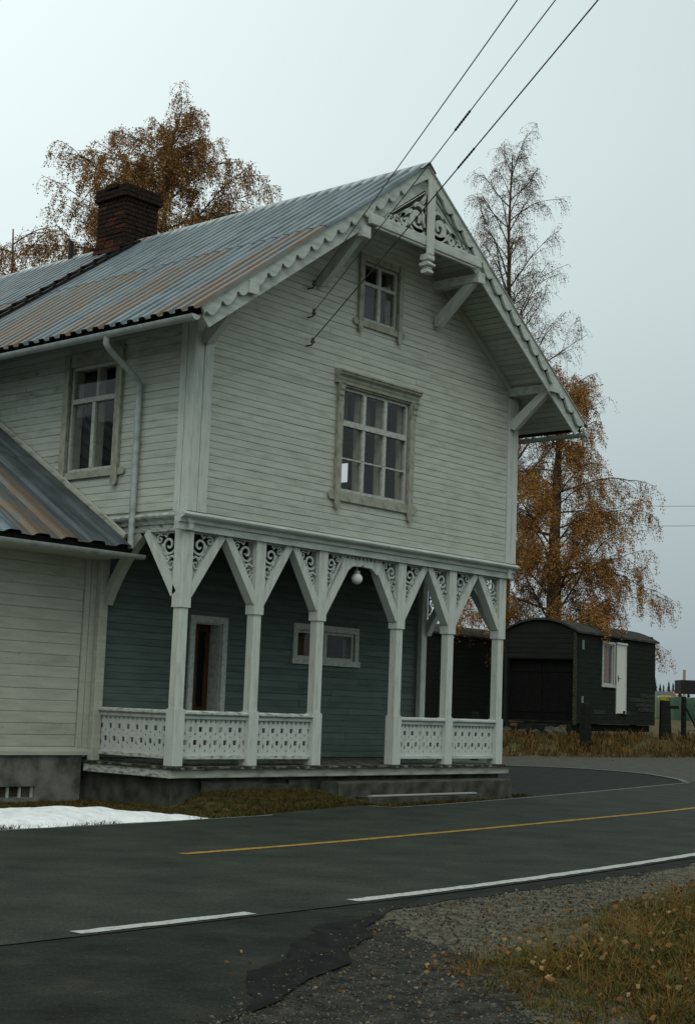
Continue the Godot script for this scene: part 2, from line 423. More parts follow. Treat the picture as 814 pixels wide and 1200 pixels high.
func build_land() -> void:
	var st := new_st()
	st.set_smooth_group(0)
	var xs := []; var zs := []
	for v in [-120.0, -60.0, -30.0]: xs.append(v)
	for i in 76:
		xs.append(-22.0 + i * 1.0)
		if i > 19 and i < 28: xs.append(-21.5 + i * 1.0)
	for v in [58.0, 64.0, 72.0, 85.0, 110.0, 160.0, 260.0, 420.0, 700.0]: xs.append(v)
	for v in [-700.0, -420.0, -260.0, -160.0, -100.0, -70.0, -55.0, -46.0, -40.0]: zs.append(v)
	for i in 57:
		zs.append(-36.0 + i * 1.0)
		if i > 33 and i < 39: zs.append(-35.5 + i * 1.0)
	for v in [26.0, 40.0, 80.0]: zs.append(v)
	for i in xs.size() - 1:
		for j in zs.size() - 1:
			var p := []
			for q in [[i, j], [i + 1, j], [i + 1, j + 1], [i, j + 1]]:
				p.append(Vector3(xs[q[0]], land(xs[q[0]], zs[q[1]]) - 0.035, zs[q[1]]))
			quad(st, p[0], p[1], p[2], p[3])
	tag(obj(st, "ground", M.soil), "brown autumn ground of dry grass and soil", "", "", "structure")

	var road := strip("road", -40.0, 60.0, -2.72, 3.10, 0.0, M.asphalt, self)
	tag(road, "grey asphalt country road passing the house", "", "", "structure")
	var mg := PackedVector2Array()
	var mn := noise(67, 1.3, 3)
	for i in 200: mg.append(Vector2(-6.4 + i * 0.25, road_mid(-6.4 + i * 0.25) + 3.0))
	for i in range(199, -1, -1):
		var x := -6.4 + i * 0.25
		mg.append(Vector2(x, road_mid(x) + 3.36 + 0.16 * mn.get_noise_1d(x * 4.0)))
	area("road_margin", mg, -0.008, M.asphalt_yard, road)
	strip("edge_line", -7.62, -6.15, 2.95, 3.06, 0.005, M.white_line, road, 0.12, 0.022)
	strip("edge_line", -11.5, -10.0, 2.95, 3.06, 0.005, M.white_line, road, 0.12, 0.022)
	strip("edge_line", -5.07, 60.0, 2.93, 3.05, 0.005, M.white_line, road, 0.12, 0.022)
	strip("edge_line", -40.0, 14.2, -2.66, -2.59, 0.005, M.thin_line, road, 0.12, 0.022)
	strip("centre_line", -3.95, 60.0, -0.05, 0.06, 0.005, M.yellow_line, road, 0.12, 0.022)

	# yard beside the house and the side road that turns off behind it
	var curve := PackedVector2Array([Vector2(14.3, -0.35), Vector2(14.85, -0.75), Vector2(15.5, -1.5), Vector2(15.95, -2.2), Vector2(16.15, -3.0), Vector2(16.05, -3.9), Vector2(15.6, -4.7), Vector2(14.6, -5.5), Vector2(12.0, -7.0), Vector2(8.0, -9.2)])
	var yard := PackedVector2Array([Vector2(7.4, 0.62), Vector2(9.6, 0.36), Vector2(12.0, 0.06)])
	yard.append_array(curve)
	yard.append(Vector2(7.7, -9.0))
	yard.append(Vector2(7.7, -0.5))
	tag(area("yard", yard, -0.012, M.asphalt_yard, self), "dark asphalt yard beside the house", "", "", "structure")
	var side := PackedVector2Array()
	for i in curve.size(): side.append(curve[i])
	for p in [Vector2(6.0, -10.4), Vector2(6.0, -14.5), Vector2(12.0, -10.6), Vector2(18.5, -8.0), Vector2(21.0, -6.85), Vector2(24.7, -5.85), Vector2(32.0, -4.6), Vector2(44.0, -4.6), Vector2(44.0, -3.95), Vector2(30.0, -2.2), Vector2(22.0, -1.2)]:
		side.append(p)
	var sr := area("side_road", side, -0.006, M.side_asphalt, self)
	tag(sr, "paler side road turning off behind the house", "", "", "structure")
	st = new_st()
	for i in curve.size() - 1:
		var a := curve[i]; var b := curve[i + 1]
		var t := (b - a).normalized() * 0.06
		var q := Vector2(-t.y, t.x)
		var r := []
		for e in [a - q, b - q, b + q, a + q]:
			r.append(Vector3(e.x, land(e.x, e.y) + 0.004, e.y))
		quad(st, r[0], r[1], r[2], r[3])
	obj(st, "edge_line", M.thin_line, sr)

	# near side of the road: worn asphalt of a junction, then a gravel shoulder
	var lip := PackedVector2Array([Vector2(-4.3, 7.62), Vector2(-4.9, 7.80), Vector2(-5.45, 8.08), Vector2(-5.95, 8.36), Vector2(-6.2, 8.62), Vector2(-6.7, 8.85), Vector2(-7.05, 9.16), Vector2(-7.6, 9.38), Vector2(-8.1, 9.66), Vector2(-8.7, 9.88), Vector2(-9.6, 10.6), Vector2(-10.5, 12.0)])
	var rough := PackedVector2Array()
	var ln_ := noise(66, 0.5, 4)
	for i in lip.size() - 1:
		for k in 6:
			var q := lip[i].lerp(lip[i + 1], k / 6.0)
			rough.append(q + Vector2(ln_.get_noise_2d(q.x * 3.0, q.y * 3.0), ln_.get_noise_2d(q.x * 3.0 + 50.0, q.y * 3.0)) * 0.035)
	lip = rough
	var jn := PackedVector2Array()
	for x in range(-40, -4, 1): jn.append(Vector2(x, road_mid(x) + 2.9))
	jn.append_array(lip)
	jn.append(Vector2(-12.0, 20.0)); jn.append(Vector2(-40.0, 20.0))
	var ja := area("junction", jn, -0.006, M.asphalt_old, self)
	tag(ja, "darker patched asphalt of the junction beside the road", "", "", "structure")
	st = new_st()
	for i in lip.size() - 1:
		var a := lip[i]; var b := lip[i + 1]
		quad(st, Vector3(a.x, -0.006, a.y), Vector3(b.x, -0.006, b.y), Vector3(b.x, -0.03, b.y), Vector3(a.x, -0.03, a.y))
	obj(st, "broken_edge", M.asphalt_old, ja)
	# a very dark band along the edge, and crumbled asphalt among the gravel beyond it
	var band := PackedVector2Array()
	for i in range(12, 52): band.append(lip[i] + Vector2(0.02, 0.02))
	for i in range(51, 11, -1):
		var wd := 0.30 * smoothstep(11.0, 22.0, i) * smoothstep(52.0, 40.0, i) + 0.03 + 0.05 * ln_.get_noise_2d(i * 0.8, 7.0)
		band.append(lip[i] + Vector2(-0.5, -0.86) * maxf(wd, 0.02))
	area("dark_edge_band", band, -0.001, M.edge_black, ja, 0.7)
	var cr := PackedVector2Array()
	var crp := [Vector2(-5.4, 8.2), Vector2(-5.95, 8.75), Vector2(-6.25, 9.3), Vector2(-6.6, 9.85), Vector2(-7.1, 10.35), Vector2(-7.6, 10.8), Vector2(-9.2, 12.2), Vector2(-10.4, 12.0), Vector2(-9.6, 10.4), Vector2(-8.5, 9.8), Vector2(-7.85, 9.45), Vector2(-7.05, 9.1), Vector2(-6.5, 8.75), Vector2(-5.9, 8.3)]
	for i in crp.size():
		for k in 7:
			var q: Vector2 = crp[i].lerp(crp[(i + 1) % crp.size()], k / 7.0)
			cr.append(q + Vector2(ln_.get_noise_2d(q.x * 4.0, q.y * 4.0 + 20.0), ln_.get_noise_2d(q.x * 4.0 + 70.0, q.y * 4.0)) * 0.22)
	area("crumbled_asphalt", cr, -0.0105, M.crumb, ja, 0.9)
	var gp := PackedVector2Array()
	for x in range(-10, 40, 1): gp.append(Vector2(x, road_mid(x) + 3.2))
	gp.append_array(PackedVector2Array([Vector2(40, 1.5), Vector2(20, 6.5), Vector2(4, 8.4), Vector2(0, 9.0), Vector2(-4, 9.9), Vector2(-5.4, 10.6), Vector2(-6.0, 12.5), Vector2(-7.0, 16.0), Vector2(-11.0, 17.0), Vector2(-11.5, 11.0)]))
	tag(area("gravel_shoulder", gp, -0.014, M.gravel, self), "gravel shoulder along the near edge of the road", "", "", "structure")

func scatter(called: String, mesh: Mesh, m: Material, places: Array, parent: Node, cols: Array = []) -> MultiMeshInstance3D:
	var mm := MultiMesh.new()
	mm.transform_format = MultiMesh.TRANSFORM_3D
	mm.use_colors = cols.size() > 0
	mm.mesh = mesh
	mm.instance_count = places.size()
	for i in places.size():
		mm.set_instance_transform(i, places[i])
		if cols.size() > 0: mm.set_instance_color(i, cols[i])
	var o := MultiMeshInstance3D.new()
	o.multimesh = mm
	o.material_override = m
	put(o, called, parent)
	return o

func tuft_mesh(blades: int, h: float, spread: float, wid: float, seed_: int) -> ArrayMesh:
	var r := RandomNumberGenerator.new(); r.seed = seed_
	var st := SurfaceTool.new()
	st.begin(Mesh.PRIMITIVE_TRIANGLES)
	st.set_smooth_group(-1)
	for i in blades:
		var a := r.randf() * TAU
		var o := Vector3(cos(a), 0, sin(a)) * r.randf() * spread * 0.5
		var lean := Vector3(cos(a + r.randf_range(-0.8, 0.8)), 0, sin(a + r.randf_range(-0.8, 0.8))) * r.randf_range(0.2, 1.0) * h
		var hh := h * r.randf_range(0.5, 1.0)
		var s := Vector3(-sin(a), 0, cos(a)) * wid
		var m1 := o + lean * 0.35 + Vector3(0, hh * 0.6, 0)
		var m2 := o + lean + Vector3(0, hh * r.randf_range(0.6, 1.0), 0)
		quad(st, o - s, o + s, m1 + s * 0.7, m1 - s * 0.7)
		tri(st, m1 - s * 0.7, m1 + s * 0.7, m2)
	st.generate_normals()
	return st.commit()

func leaf_mesh(n: int, size: float, spread: float, seed_: int) -> ArrayMesh:
	var r := RandomNumberGenerator.new(); r.seed = seed_
	var st := new_st()
	for i in n:
		var c := Vector3(r.randf_range(-1, 1), r.randf_range(-1, 1), r.randf_range(-1, 1)) * spread
		var b := Basis.from_euler(Vector3(r.randf() * TAU, r.randf() * TAU, r.randf() * TAU))
		var s := size * r.randf_range(0.75, 1.2)
		quad(st, c + b * Vector3(-s * 0.5, 0, 0), c + b * Vector3(0, s * 0.42, s * 0.1), c + b * Vector3(s * 0.6, 0, 0), c + b * Vector3(0, -s * 0.42, s * 0.1))
	st.generate_normals()
	return st.commit()

func ground_cover() -> void:
	rng.seed = 77
	var t1 := tuft_mesh(14, 0.13, 0.16, 0.0035, 1)
	var pl := []; var co := []
	var tall := []; var tall_c := []
	for i in 1500:
		var x := rng.randf_range(-7.6, 6.0); var z := rng.randf_range(8.2, 13.5)
		if near_grass(x, z) < 0.15 or rng.randf() > 0.6: continue
		var s := rng.randf_range(0.45, 1.1)
		tall.append(Transform3D(Basis.from_euler(Vector3(rng.randf_range(-0.4, 0.4), rng.randf() * TAU, rng.randf_range(-0.4, 0.4))).scaled(Vector3(s, s, s)), Vector3(x, land(x, z) - 0.04, z)))
		var k := rng.randf_range(0.7, 1.15)
		tall_c.append(Color(0.155 * k, 0.105 * k, 0.034 * k) if rng.randf() < 0.6 else Color(0.07 * k, 0.08 * k, 0.024 * k))
	# rough dry grass in the near corner
	for i in 78000:
		var x := rng.randf_range(-8.0, 6.0); var z := rng.randf_range(7.8, 15.6)
		var g := near_grass(x, z) + rng.randf_range(-0.25, 0.25)
		if g < 0.0: continue
		var d := Vector2(x + 13.4, z - 14.67).length()
		if d < 3.0: continue
		var s := rng.randf_range(0.6, 1.25) * (0.7 if g < 0.4 else 1.0)
		pl.append(Transform3D(Basis.from_euler(Vector3(rng.randf_range(-0.3, 0.3), rng.randf() * TAU, rng.randf_range(-0.3, 0.3))).scaled(Vector3(s, s, s)), Vector3(x, land(x, z) - 0.04, z)))
		var k := rng.randf_range(0.6, 1.15)
		co.append(Color(0.145 * k, 0.09 * k, 0.024 * k) if rng.randf() < 0.58 else Color(0.085 * k, 0.09 * k, 0.03 * k))
	tag(scatter("grass_tufts", tuft_mesh(16, 0.30, 0.14, 0.003, 12), M.blade, tall, self, tall_c), "taller pale bent tufts standing in the roadside grass", "grass", "", "stuff")
	tag(scatter("grass", t1, M.blade, pl, self, co), "rough dry brown grass on the near roadside corner", "grass", "", "stuff")
	# tall dry grass on the verge before the huts
	var t2 := tuft_mesh(9, 0.42, 0.3, 0.012, 2)
	pl = []; co = []
	for i in 9000:
		var x := rng.randf_range(12.0, 48.0); var z := rng.randf_range(-18.0, -4.4)
		var b := (x - 18.5) * 0.34 - (z + 7.84) * 0.94
		if b < 0.05 or b > 6.0 or rng.randf() > 1.1 - b / 6.0: continue
		var s := rng.randf_range(0.5, 1.15)
		pl.append(Transform3D(Basis.from_euler(Vector3(0, rng.randf() * TAU, 0)).scaled(Vector3(s, s, s)), Vector3(x, land(x, z) - 0.05, z)))
		var k := rng.randf_range(0.6, 1.1)
		co.append(Color(0.15 * k, 0.09 * k, 0.03 * k) if rng.randf() < 0.7 else Color(0.10 * k, 0.08 * k, 0.03 * k))
	tag(scatter("verge_grass", t2, M.blade, pl, self, co), "tall withered grass on the bank before the huts", "grass", "", "stuff")
	# short grass between the house and the road
	var t3 := tuft_mesh(8, 0.07, 0.12, 0.004, 3)
	pl = []; co = []
	for i in 11000:
		var x := rng.randf_range(-7.0, 7.6)
		var far := road_mid(x) - 2.74
		var z := rng.randf_range(-1.6 if x < 0.0 else -0.1, far)
		if x > 2.8 and z < 0.5 + rng.randf() * 0.15 and x < 7.4: continue
		if x > 6.0 and rng.randf() < 0.6: continue
		var s := rng.randf_range(0.5, 1.2)
		if far - z < 0.25: s *= 1.4
		pl.append(Transform3D(Basis.from_euler(Vector3(0, rng.randf() * TAU, 0)).scaled(Vector3(s, s, s)), Vector3(x, land(x, z) - 0.037, z)))
		var k := rng.randf_range(0.55, 1.1)
		co.append(Color(0.075 * k, 0.07 * k, 0.022 * k) if rng.randf() < 0.6 else Color(0.12 * k, 0.085 * k, 0.032 * k))
	tag(scatter("lawn_strip", t3, M.blade, pl, self, co), "short brownish grass between the house and the road", "grass", "", "stuff")
	# fallen leaves
	var lm := leaf_mesh(1, 0.030, 0.0, 5)
	pl = []; co = []
	for i in 7000:
		var x: float; var z: float
		if i < 4200:
			x = rng.randf_range(-8.0, 6.0); z = rng.randf_range(7.6, 14.0)
			var g := near_grass(x, z)
			if g < -1.3 or z < road_mid(x) + 3.25 or rng.randf() > (1.0 if g > -0.3 and g < 1.0 else 0.16): continue
		else:
			x = rng.randf_range(13.0, 44.0); z = rng.randf_range(-12.0, -3.0)
			var b := (x - 18.5) * 0.34 - (z + 7.84) * 0.94
			if b < -1.6 or b > 3.5 or rng.randf() < absf(b + 0.1) * 0.4: continue
		var y := land(x, z) + (0.05 + rng.randf() * 0.05 if near_grass(x, z) > 0.0 else 0.0)
		var s := rng.randf_range(0.6, 1.3)
		pl.append(Transform3D(Basis.from_euler(Vector3(PI / 2 + rng.randf_range(-0.5, 0.5), rng.randf() * TAU, 0)).scaled(Vector3(s, s, s)), Vector3(x, y, z)))
		var k := rng.randf_range(0.6, 1.2)
		co.append(Color(0.26 * k, 0.18 * k, 0.085 * k) if rng.randf() < 0.45 else Color(0.20 * k, 0.10 * k, 0.035 * k))
	tag(scatter("fallen_leaves", lm, M.leaf, pl, self, co), "fallen yellow and brown birch leaves on the ground", "leaves", "", "stuff")
	# pebbles on the shoulder
	var st := new_st()
	var ic := [Vector3(1, 0.1, 0), Vector3(0.3, 0.0, 0.8), Vector3(-0.7, 0.1, 0.5), Vector3(-0.8, 0, -0.4), Vector3(0.2, 0.1, -0.9)]
	for i in 5:
		tri(st, ic[i], ic[(i + 1) % 5], Vector3(0.05, 0.6, 0.05)); tri(st, ic[(i + 1) % 5], ic[i], Vector3(0, -0.4, 0))
	var peb := made(st)
	pl = []; co = []
	for i in 110000:
		var x := rng.randf_range(-11.0, 8.0); var z := rng.randf_range(7.2, 13.5)
		if z < road_mid(x) + 3.34 or near_grass(x, z) > 0.3: continue
		if x < -4.4 and z < 7.6 + (-4.4 - x) * 0.53 + rng.randf_range(-0.25, 0.1) and rng.randf() < 0.997: continue
		var s := 0.005 + 0.009 * pow(rng.randf(), 3.0) + (0.016 if rng.randf() < 0.002 else 0.0)
		pl.append(Transform3D(Basis.from_euler(Vector3(rng.randf(), rng.randf() * TAU, rng.randf())).scaled(Vector3(s, s, s)), Vector3(x, land(x, z) - (0.009 if x > -4.4 or z > 7.7 + (-4.4 - x) * 0.53 else 0.005), z)))
		var k := rng.randf_range(0.35, 1.25) if rng.randf() < 0.985 else 2.0
		co.append(Color(0.105 * k, 0.10 * k, 0.078 * k) if rng.randf() < 0.8 else Color(0.11 * k, 0.085 * k, 0.06 * k))
	tag(scatter("gravel", peb, M.blade, pl, self, co), "loose pebbles on the gravel shoulder", "gravel", "", "stuff")

func build_snow() -> void:
	var st := new_st()
	st.set_smooth_group(0)
	var nz := noise(5, 0.55, 4)
	var h := func(x: float, z: float) -> float:
		var mid := 0.82 + 0.08 * sin(x * 1.7) + 0.74 * smoothstep(-2.8, -0.8, x)
		var half := 0.86 * clampf((-0.45 - x) / 2.6, 0.0, 1.0) ** 0.75 * clampf((1.0 - absf(x + 4.0) / 5.0) * 3.0, 0.0, 1.0)
		var e := absf(z - mid) + nz.get_noise_2d(x * 1.6, z * 1.6) * 0.22
		var t := clampf(1.0 - e / maxf(half, 0.01), -0.2, 1.0)
		return 0.19 * sqrt(maxf(t, 0.0)) * clampf((-0.4 - x) / 1.5, 0.2, 1.0) * (0.8 + 0.35 * nz.get_noise_2d(x * 1.1 + 40, z * 1.1)) + 0.02 * nz.get_noise_2d(x * 5, z * 5) - (0.10 if t <= 0.0 else 0.0)
	var n := 110; var m := 40
	for i in n:
		for j in m:
			var p := []
			for q in [[i, j], [i + 1, j], [i + 1, j + 1], [i, j + 1]]:
				var x := lerpf(-8.0, -0.3, float(q[0]) / n)
				var z := lerpf(-0.3, 1.78, float(q[1]) / m)
				p.append(Vector3(x, h.call(x, z) - 0.03, z))
			if maxf(maxf(p[0].y, p[1].y), maxf(p[2].y, p[3].y)) < -0.05: continue
			quad(st, p[0], p[1], p[2], p[3])
	tag(obj(st, "snow_patch", M.snow), "low bank of white snow lying between the house and the road", "snow", "", "stuff")

# ------------------------------------------------------------------ walls, boards, windows
func frame_gable(z := 0.0) -> Transform3D:
	return Transform3D(Basis(Vector3.RIGHT, Vector3.UP, Vector3.BACK), Vector3(0, 0, z))

func frame_left(x := 0.0) -> Transform3D:
	return Transform3D(Basis(Vector3.BACK, Vector3.UP, Vector3.LEFT), Vector3(x, 0, 0))

func frame_right(x: float) -> Transform3D:
	return Transform3D(Basis(Vector3.FORWARD, Vector3.UP, Vector3.RIGHT), Vector3(x, 0, 0))

func roof_y(x: float) -> float:
	return RIDGE - SLOPE * absf(x - W * 0.5)

# solid wall in the plane of xf, u0..u1, from v0 up to top (or the roof line), with rectangular holes
func wall(called: String, m: Material, parent: Node, xf: Transform3D, u0: float, u1: float, v0: float, v1: float, holes: Array, thick: float, gable := false) -> MeshInstance3D:
	var st := new_st()
	var cuts := [u0, u1]
	if gable: cuts.append(W * 0.5)
	for h in holes:
		cuts.append(h.position.x); cuts.append(h.end.x)
	cuts.sort()
	for i in cuts.size() - 1:
		var a: float = cuts[i]; var b: float = cuts[i + 1]
		if b - a < 0.001: continue
		var mid := (a + b) * 0.5
		var spans := [[v0, 999.0]]
		for h in holes:
			if mid > h.position.x and mid < h.end.x:
				var ns := []
				for s in spans:
					if h.position.y > s[0] and h.position.y < s[1]:
						ns.append([s[0], h.position.y]); ns.append([h.end.y, s[1]])
					else: ns.append(s)
				spans = ns
		for s in spans:
			var ta: float = s[1]; var tb: float = s[1]
			if s[1] > 900.0:
				ta = (roof_y(a) - 0.15) if gable else v1
				tb = (roof_y(b) - 0.15) if gable else v1
			prism(st, PackedVector2Array([Vector2(a, s[0]), Vector2(b, s[0]), Vector2(b, tb), Vector2(a, ta)]), -thick, -0.024, xf)
	return obj(st, called, m, parent)

var board_mesh: ArrayMesh
func make_board_mesh() -> void:
	var st := new_st()
	prism(st, PackedVector2Array([Vector2(0, 0), Vector2(0.018, 0.0), Vector2(0.021, 0.05), Vector2(0.018, 0.95), Vector2(0.0135, 1.0), Vector2(0, 1.0)]), 0.0, 1.0, Transform3D(Basis(Vector3(0, 0, 1), Vector3(0, 1, 0), Vector3(1, 0, 0)), Vector3.ZERO))
	board_mesh = made(st)

func boards(parent: Node, xf: Transform3D, u0: float, u1: float, v0: float, v1: float, pitch: float, holes: Array, mats: Array, gable := false, longest := 4.2) -> void:
	var v := v0
	while v < v1 - 0.02:
		var h := minf(pitch - 0.0022, v1 - v)
		var a := u0; var b := u1
		if gable:
			var half := (RIDGE - 0.20 - v) / SLOPE
			a = maxf(a, W * 0.5 - half); b = minf(b, W * 0.5 + half)
			if b - a < 0.1: break
		var spans := [[a, b]]
		for q in holes:
			if v + h > q.position.y - 0.06 and v < q.end.y + 0.06:
				var ns := []
				for s in spans:
					var ql: float = q.position.x - 0.06; var qr: float = q.end.x + 0.06
					if ql > s[0] and qr < s[1]:
						ns.append([s[0], ql]); ns.append([qr, s[1]])
					elif ql <= s[0] and qr < s[1] and qr > s[0]: ns.append([qr, s[1]])
					elif qr >= s[1] and ql > s[0] and ql < s[1]: ns.append([s[0], ql])
					elif ql <= s[0] and qr >= s[1]: pass
					else: ns.append(s)
				spans = ns
		for s in spans:
			var pieces := [[s[0], s[1]]]
			if s[1] - s[0] > longest:
				var c := lerpf(s[0], s[1], rng.randf_range(0.25, 0.75))
				pieces = [[s[0], c - 0.002], [c + 0.002, s[1]]]
			for p in pieces:
				var t := Transform3D(Basis(Vector3(p[1] - p[0], rng.randf_range(-0.0025, 0.0025), 0), Vector3(0, h * rng.randf_range(0.985, 1.0), 0), Vector3(0, rng.randf_range(-0.001, 0.001), 1)), Vector3(p[0], v, -0.024 + rng.randf_range(0.0, 0.003)))
				inst(board_mesh, "board", mats[rng.randi() % mats.size()], parent, xf * t)
		v += pitch

func round_board(lo: Vector2, hi: Vector2, ends := [1, 1, 1, 1]) -> PackedVector2Array:
	# board outline with round ends: along its longer side
	var out := PackedVector2Array()
	var horiz := hi.x - lo.x > hi.y - lo.y
	var r := ((hi.y - lo.y) if horiz else (hi.x - lo.x)) * 0.5
	if horiz:
		for i in 7: out.append(Vector2(hi.x - r, lo.y + r) + Vector2.from_angle(-PI / 2 + PI * i / 6.0) * r)
		for i in 7: out.append(Vector2(lo.x + r, lo.y + r) + Vector2.from_angle(PI / 2 + PI * i / 6.0) * r)
	else:
		out.append(Vector2(hi.x, hi.y)); out.append(Vector2(lo.x, hi.y))
		for i in 7: out.append(Vector2(lo.x + r, lo.y + r) + Vector2.from_angle(PI + PI * i / 6.0) * r)
	return out

# window set in the plane xf; hole is the opening; rows are heights from the bottom as fractions; cols per row
func window(parent: Node, xf: Transform3D, hole: Rect2, rows: Array, cols: Array, opts: Dictionary) -> Node3D:
	var w := node("window", parent)
	var x0 := hole.position.x; var x1 := hole.end.x; var y0 := hole.position.y; var y1 := hole.end.y
	var cw: float = opts.get("casing", 0.12)
	var cm: Material = M[opts.get("casing_mat", "beige")]
	var ear: float = opts.get("ear", 0.1)
	var sill: float = opts.get("sill", 0.14)
	var head: float = opts.get("head", 0.12)
	var st: SurfaceTool
	# side casings
	for s in [0, 1]:
		st = new_st()
		var a := x0 - cw if s == 0 else x1
		if ear > 0.0:
			prism(st, round_board(Vector2(a, y0 - sill - ear), Vector2(a + cw, y1 + head)), 0.036, 0.058, xf)
			box(st, Vector3(a + 0.004, y0 + 0.001, 0.002), Vector3(a + cw - 0.004, y1 + head - 0.003, 0.0355), xf)
		else:
			prism(st, PackedVector2Array([Vector2(a, y0), Vector2(a + cw, y0), Vector2(a + cw, y1), Vector2(a, y1)]), 0.002, 0.034, xf)
		obj(st, "casing", cm, w)
	st = new_st()
	if ear > 0.0:
		prism(st, round_board(Vector2(x0 - cw - ear, y0 - sill + 0.015), Vector2(x1 + cw + ear, y0 - 0.005)), 0.002, 0.0355, xf)
	else:
		box(st, Vector3(x0 - cw - 0.03, y0 - sill, 0.002), Vector3(x1 + cw + 0.03, y0, 0.05), xf)
	obj(st, "sill", cm, w)
	st = new_st()
	box(st, Vector3(x0 + 0.002 if ear > 0.0 else x0 - cw, y1 + 0.001, 0.002), Vector3(x1 - 0.002 if ear > 0.0 else x1 + cw, y1 + head, 0.033), xf)
	obj(st, "head", cm, w)
	if opts.get("cornice", false):
		st = new_st()
		var e := 0.055
		var yb := y1 + head
		var prof := PackedVector2Array([Vector2(0.0, -0.14), Vector2(0.065, -0.14), Vector2(0.07, -0.10), Vector2(0.085, -0.075), Vector2(0.09, -0.04), Vector2(0.135, -0.01), Vector2(0.14, 0.02), Vector2(0.16, 0.025), Vector2(0.16, 0.05), Vector2(0.002, 0.085)])
		prism(st, prof, x0 - cw - e, x1 + cw + e, xf * Transform3D(Basis(Vector3(0, 0, 1), Vector3(0, 1, 0), Vector3(1, 0, 0)), Vector3(0, yb, 0)))
		obj(st, "cornice", cm, w)
		for s in [0, 1]:
			st = new_st()
			var bx := x0 - cw - 0.012 if s == 0 else x1 + cw - 0.088
			var bp := PackedVector2Array([Vector2(0.0585, -0.42), Vector2(0.066, -0.40), Vector2(0.07, -0.34), Vector2(0.085, -0.32), Vector2(0.08, -0.26), Vector2(0.10, -0.23), Vector2(0.11, -0.17), Vector2(0.13, -0.142), Vector2(0.0585, -0.142)])
			prism(st, bp, bx, bx + 0.10, xf * Transform3D(Basis(Vector3(0, 0, 1), Vector3(0, 1, 0), Vector3(1, 0, 0)), Vector3(0, yb, 0)))
			obj(st, "bracket", cm, w)
	# reveal lining the hole
	st = new_st()
	var dp: float = opts.get("reveal", 0.22)
	box(st, Vector3(x0 + 0.001, y0 + 0.001, -dp), Vector3(x0 + 0.02, y1 - 0.001, -0.061), xf)
	box(st, Vector3(x1 - 0.02, y0 + 0.001, -dp), Vector3(x1 - 0.001, y1 - 0.001, -0.061), xf)
	box(st, Vector3(x0 + 0.021, y0 + 0.001, -dp), Vector3(x1 - 0.021, y0 + 0.02, -0.061), xf)
	box(st, Vector3(x0 + 0.021, y1 - 0.02, -dp), Vector3(x1 - 0.021, y1 - 0.001, -0.061), xf)
	obj(st, "reveal", M[opts.get("reveal_mat", "beige")], w)
	# sash and panes
	st = new_st()
	var zf := -0.012; var zb := -0.06
	var f := 0.045
	box(st, Vector3(x0, y0, zb), Vector3(x0 + f, y1, zf), xf)
	box(st, Vector3(x1 - f, y0, zb), Vector3(x1, y1, zf), xf)
	box(st, Vector3(x0 + f, y0, zb), Vector3(x1 - f, y0 + f, zf), xf)
	box(st, Vector3(x0 + f, y1 - f, zb), Vector3(x1 - f, y1, zf), xf)
	var prev := y0 + f
	for i in rows.size():
		var top: float = y1 - f if i == rows.size() - 1 else y0 + (y1 - y0) * rows[i]
		var bar: float = opts.get("bars", [])[i] if i < opts.get("bars", []).size() else 0.08
		var lo := prev
		var hi := top if i == rows.size() - 1 else top - bar * 0.5
		if i < rows.size() - 1:
			box(st, Vector3(x0 + f, top - bar * 0.5, zb + 0.002), Vector3(x1 - f, top + bar * 0.5, zf + (0.02 if bar > 0.06 else -0.004)), xf)
		prev = top + bar * 0.5
		var nc: int = cols[i]
		var mb := 0.07
		var cell := (x1 - x0 - 2 * f) / nc
		for c in nc:
			var a := x0 + f + cell * c + (mb * 0.5 if c > 0 else 0.0)
			var b := x0 + f + cell * (c + 1) - (mb * 0.5 if c < nc - 1 else 0.0)
			if c > 0:
				box(st, Vector3(a - mb, lo, zb + 0.004), Vector3(a, hi, zf + 0.006), xf)
			var gs := new_st()
			box(gs, Vector3(a - 0.005, lo - 0.005, -0.041), Vector3(b + 0.005, hi + 0.005, -0.037), xf)
			obj(gs, "pane", M.glass, w)
	obj(st, "sash", M[opts.get("sash_mat", "sash")], w)
	if opts.get("inner", false):
		st = new_st()
		var nc2: int = cols[0]
		var cl := (x1 - x0 - 2 * f) / nc2
		for c in range(1, nc2):
			var xm := x0 + f + cl * c
			box(st, Vector3(xm - 0.03, y0 + 0.021, -0.19), Vector3(xm + 0.03, y1 - 0.021, -0.062), xf)
		box(st, Vector3(x0 + 0.021, y0 + 0.021, -0.19), Vector3(x0 + 0.05, y1 - 0.021, -0.062), xf)
		box(st, Vector3(x1 - 0.05, y0 + 0.021, -0.19), Vector3(x1 - 0.021, y1 - 0.021, -0.062), xf)
		obj(st, "inner_frame", M.beige, w)
	return w

func curtain(parent: Node, xf: Transform3D, a: Vector2, b: Vector2, depth: float, m: Material) -> void:
	var st := new_st()
	st.set_smooth_group(0)
	var n := 24
	for i in n:
		var p := []
		for k in [i, i + 1]:
			var f := float(k) / n
			p.append(Vector2(lerpf(a.x, b.x, f), depth + 0.02 * sin(f * 34.0) + 0.008 * sin(f * 71.0)))
		quad(st, xf * Vector3(p[0].x, a.y, p[0].y), xf * Vector3(p[1].x, a.y, p[1].y), xf * Vector3(p[1].x, b.y, p[1].y), xf * Vector3(p[0].x, b.y, p[0].y))
	obj(st, "curtain", m, parent)

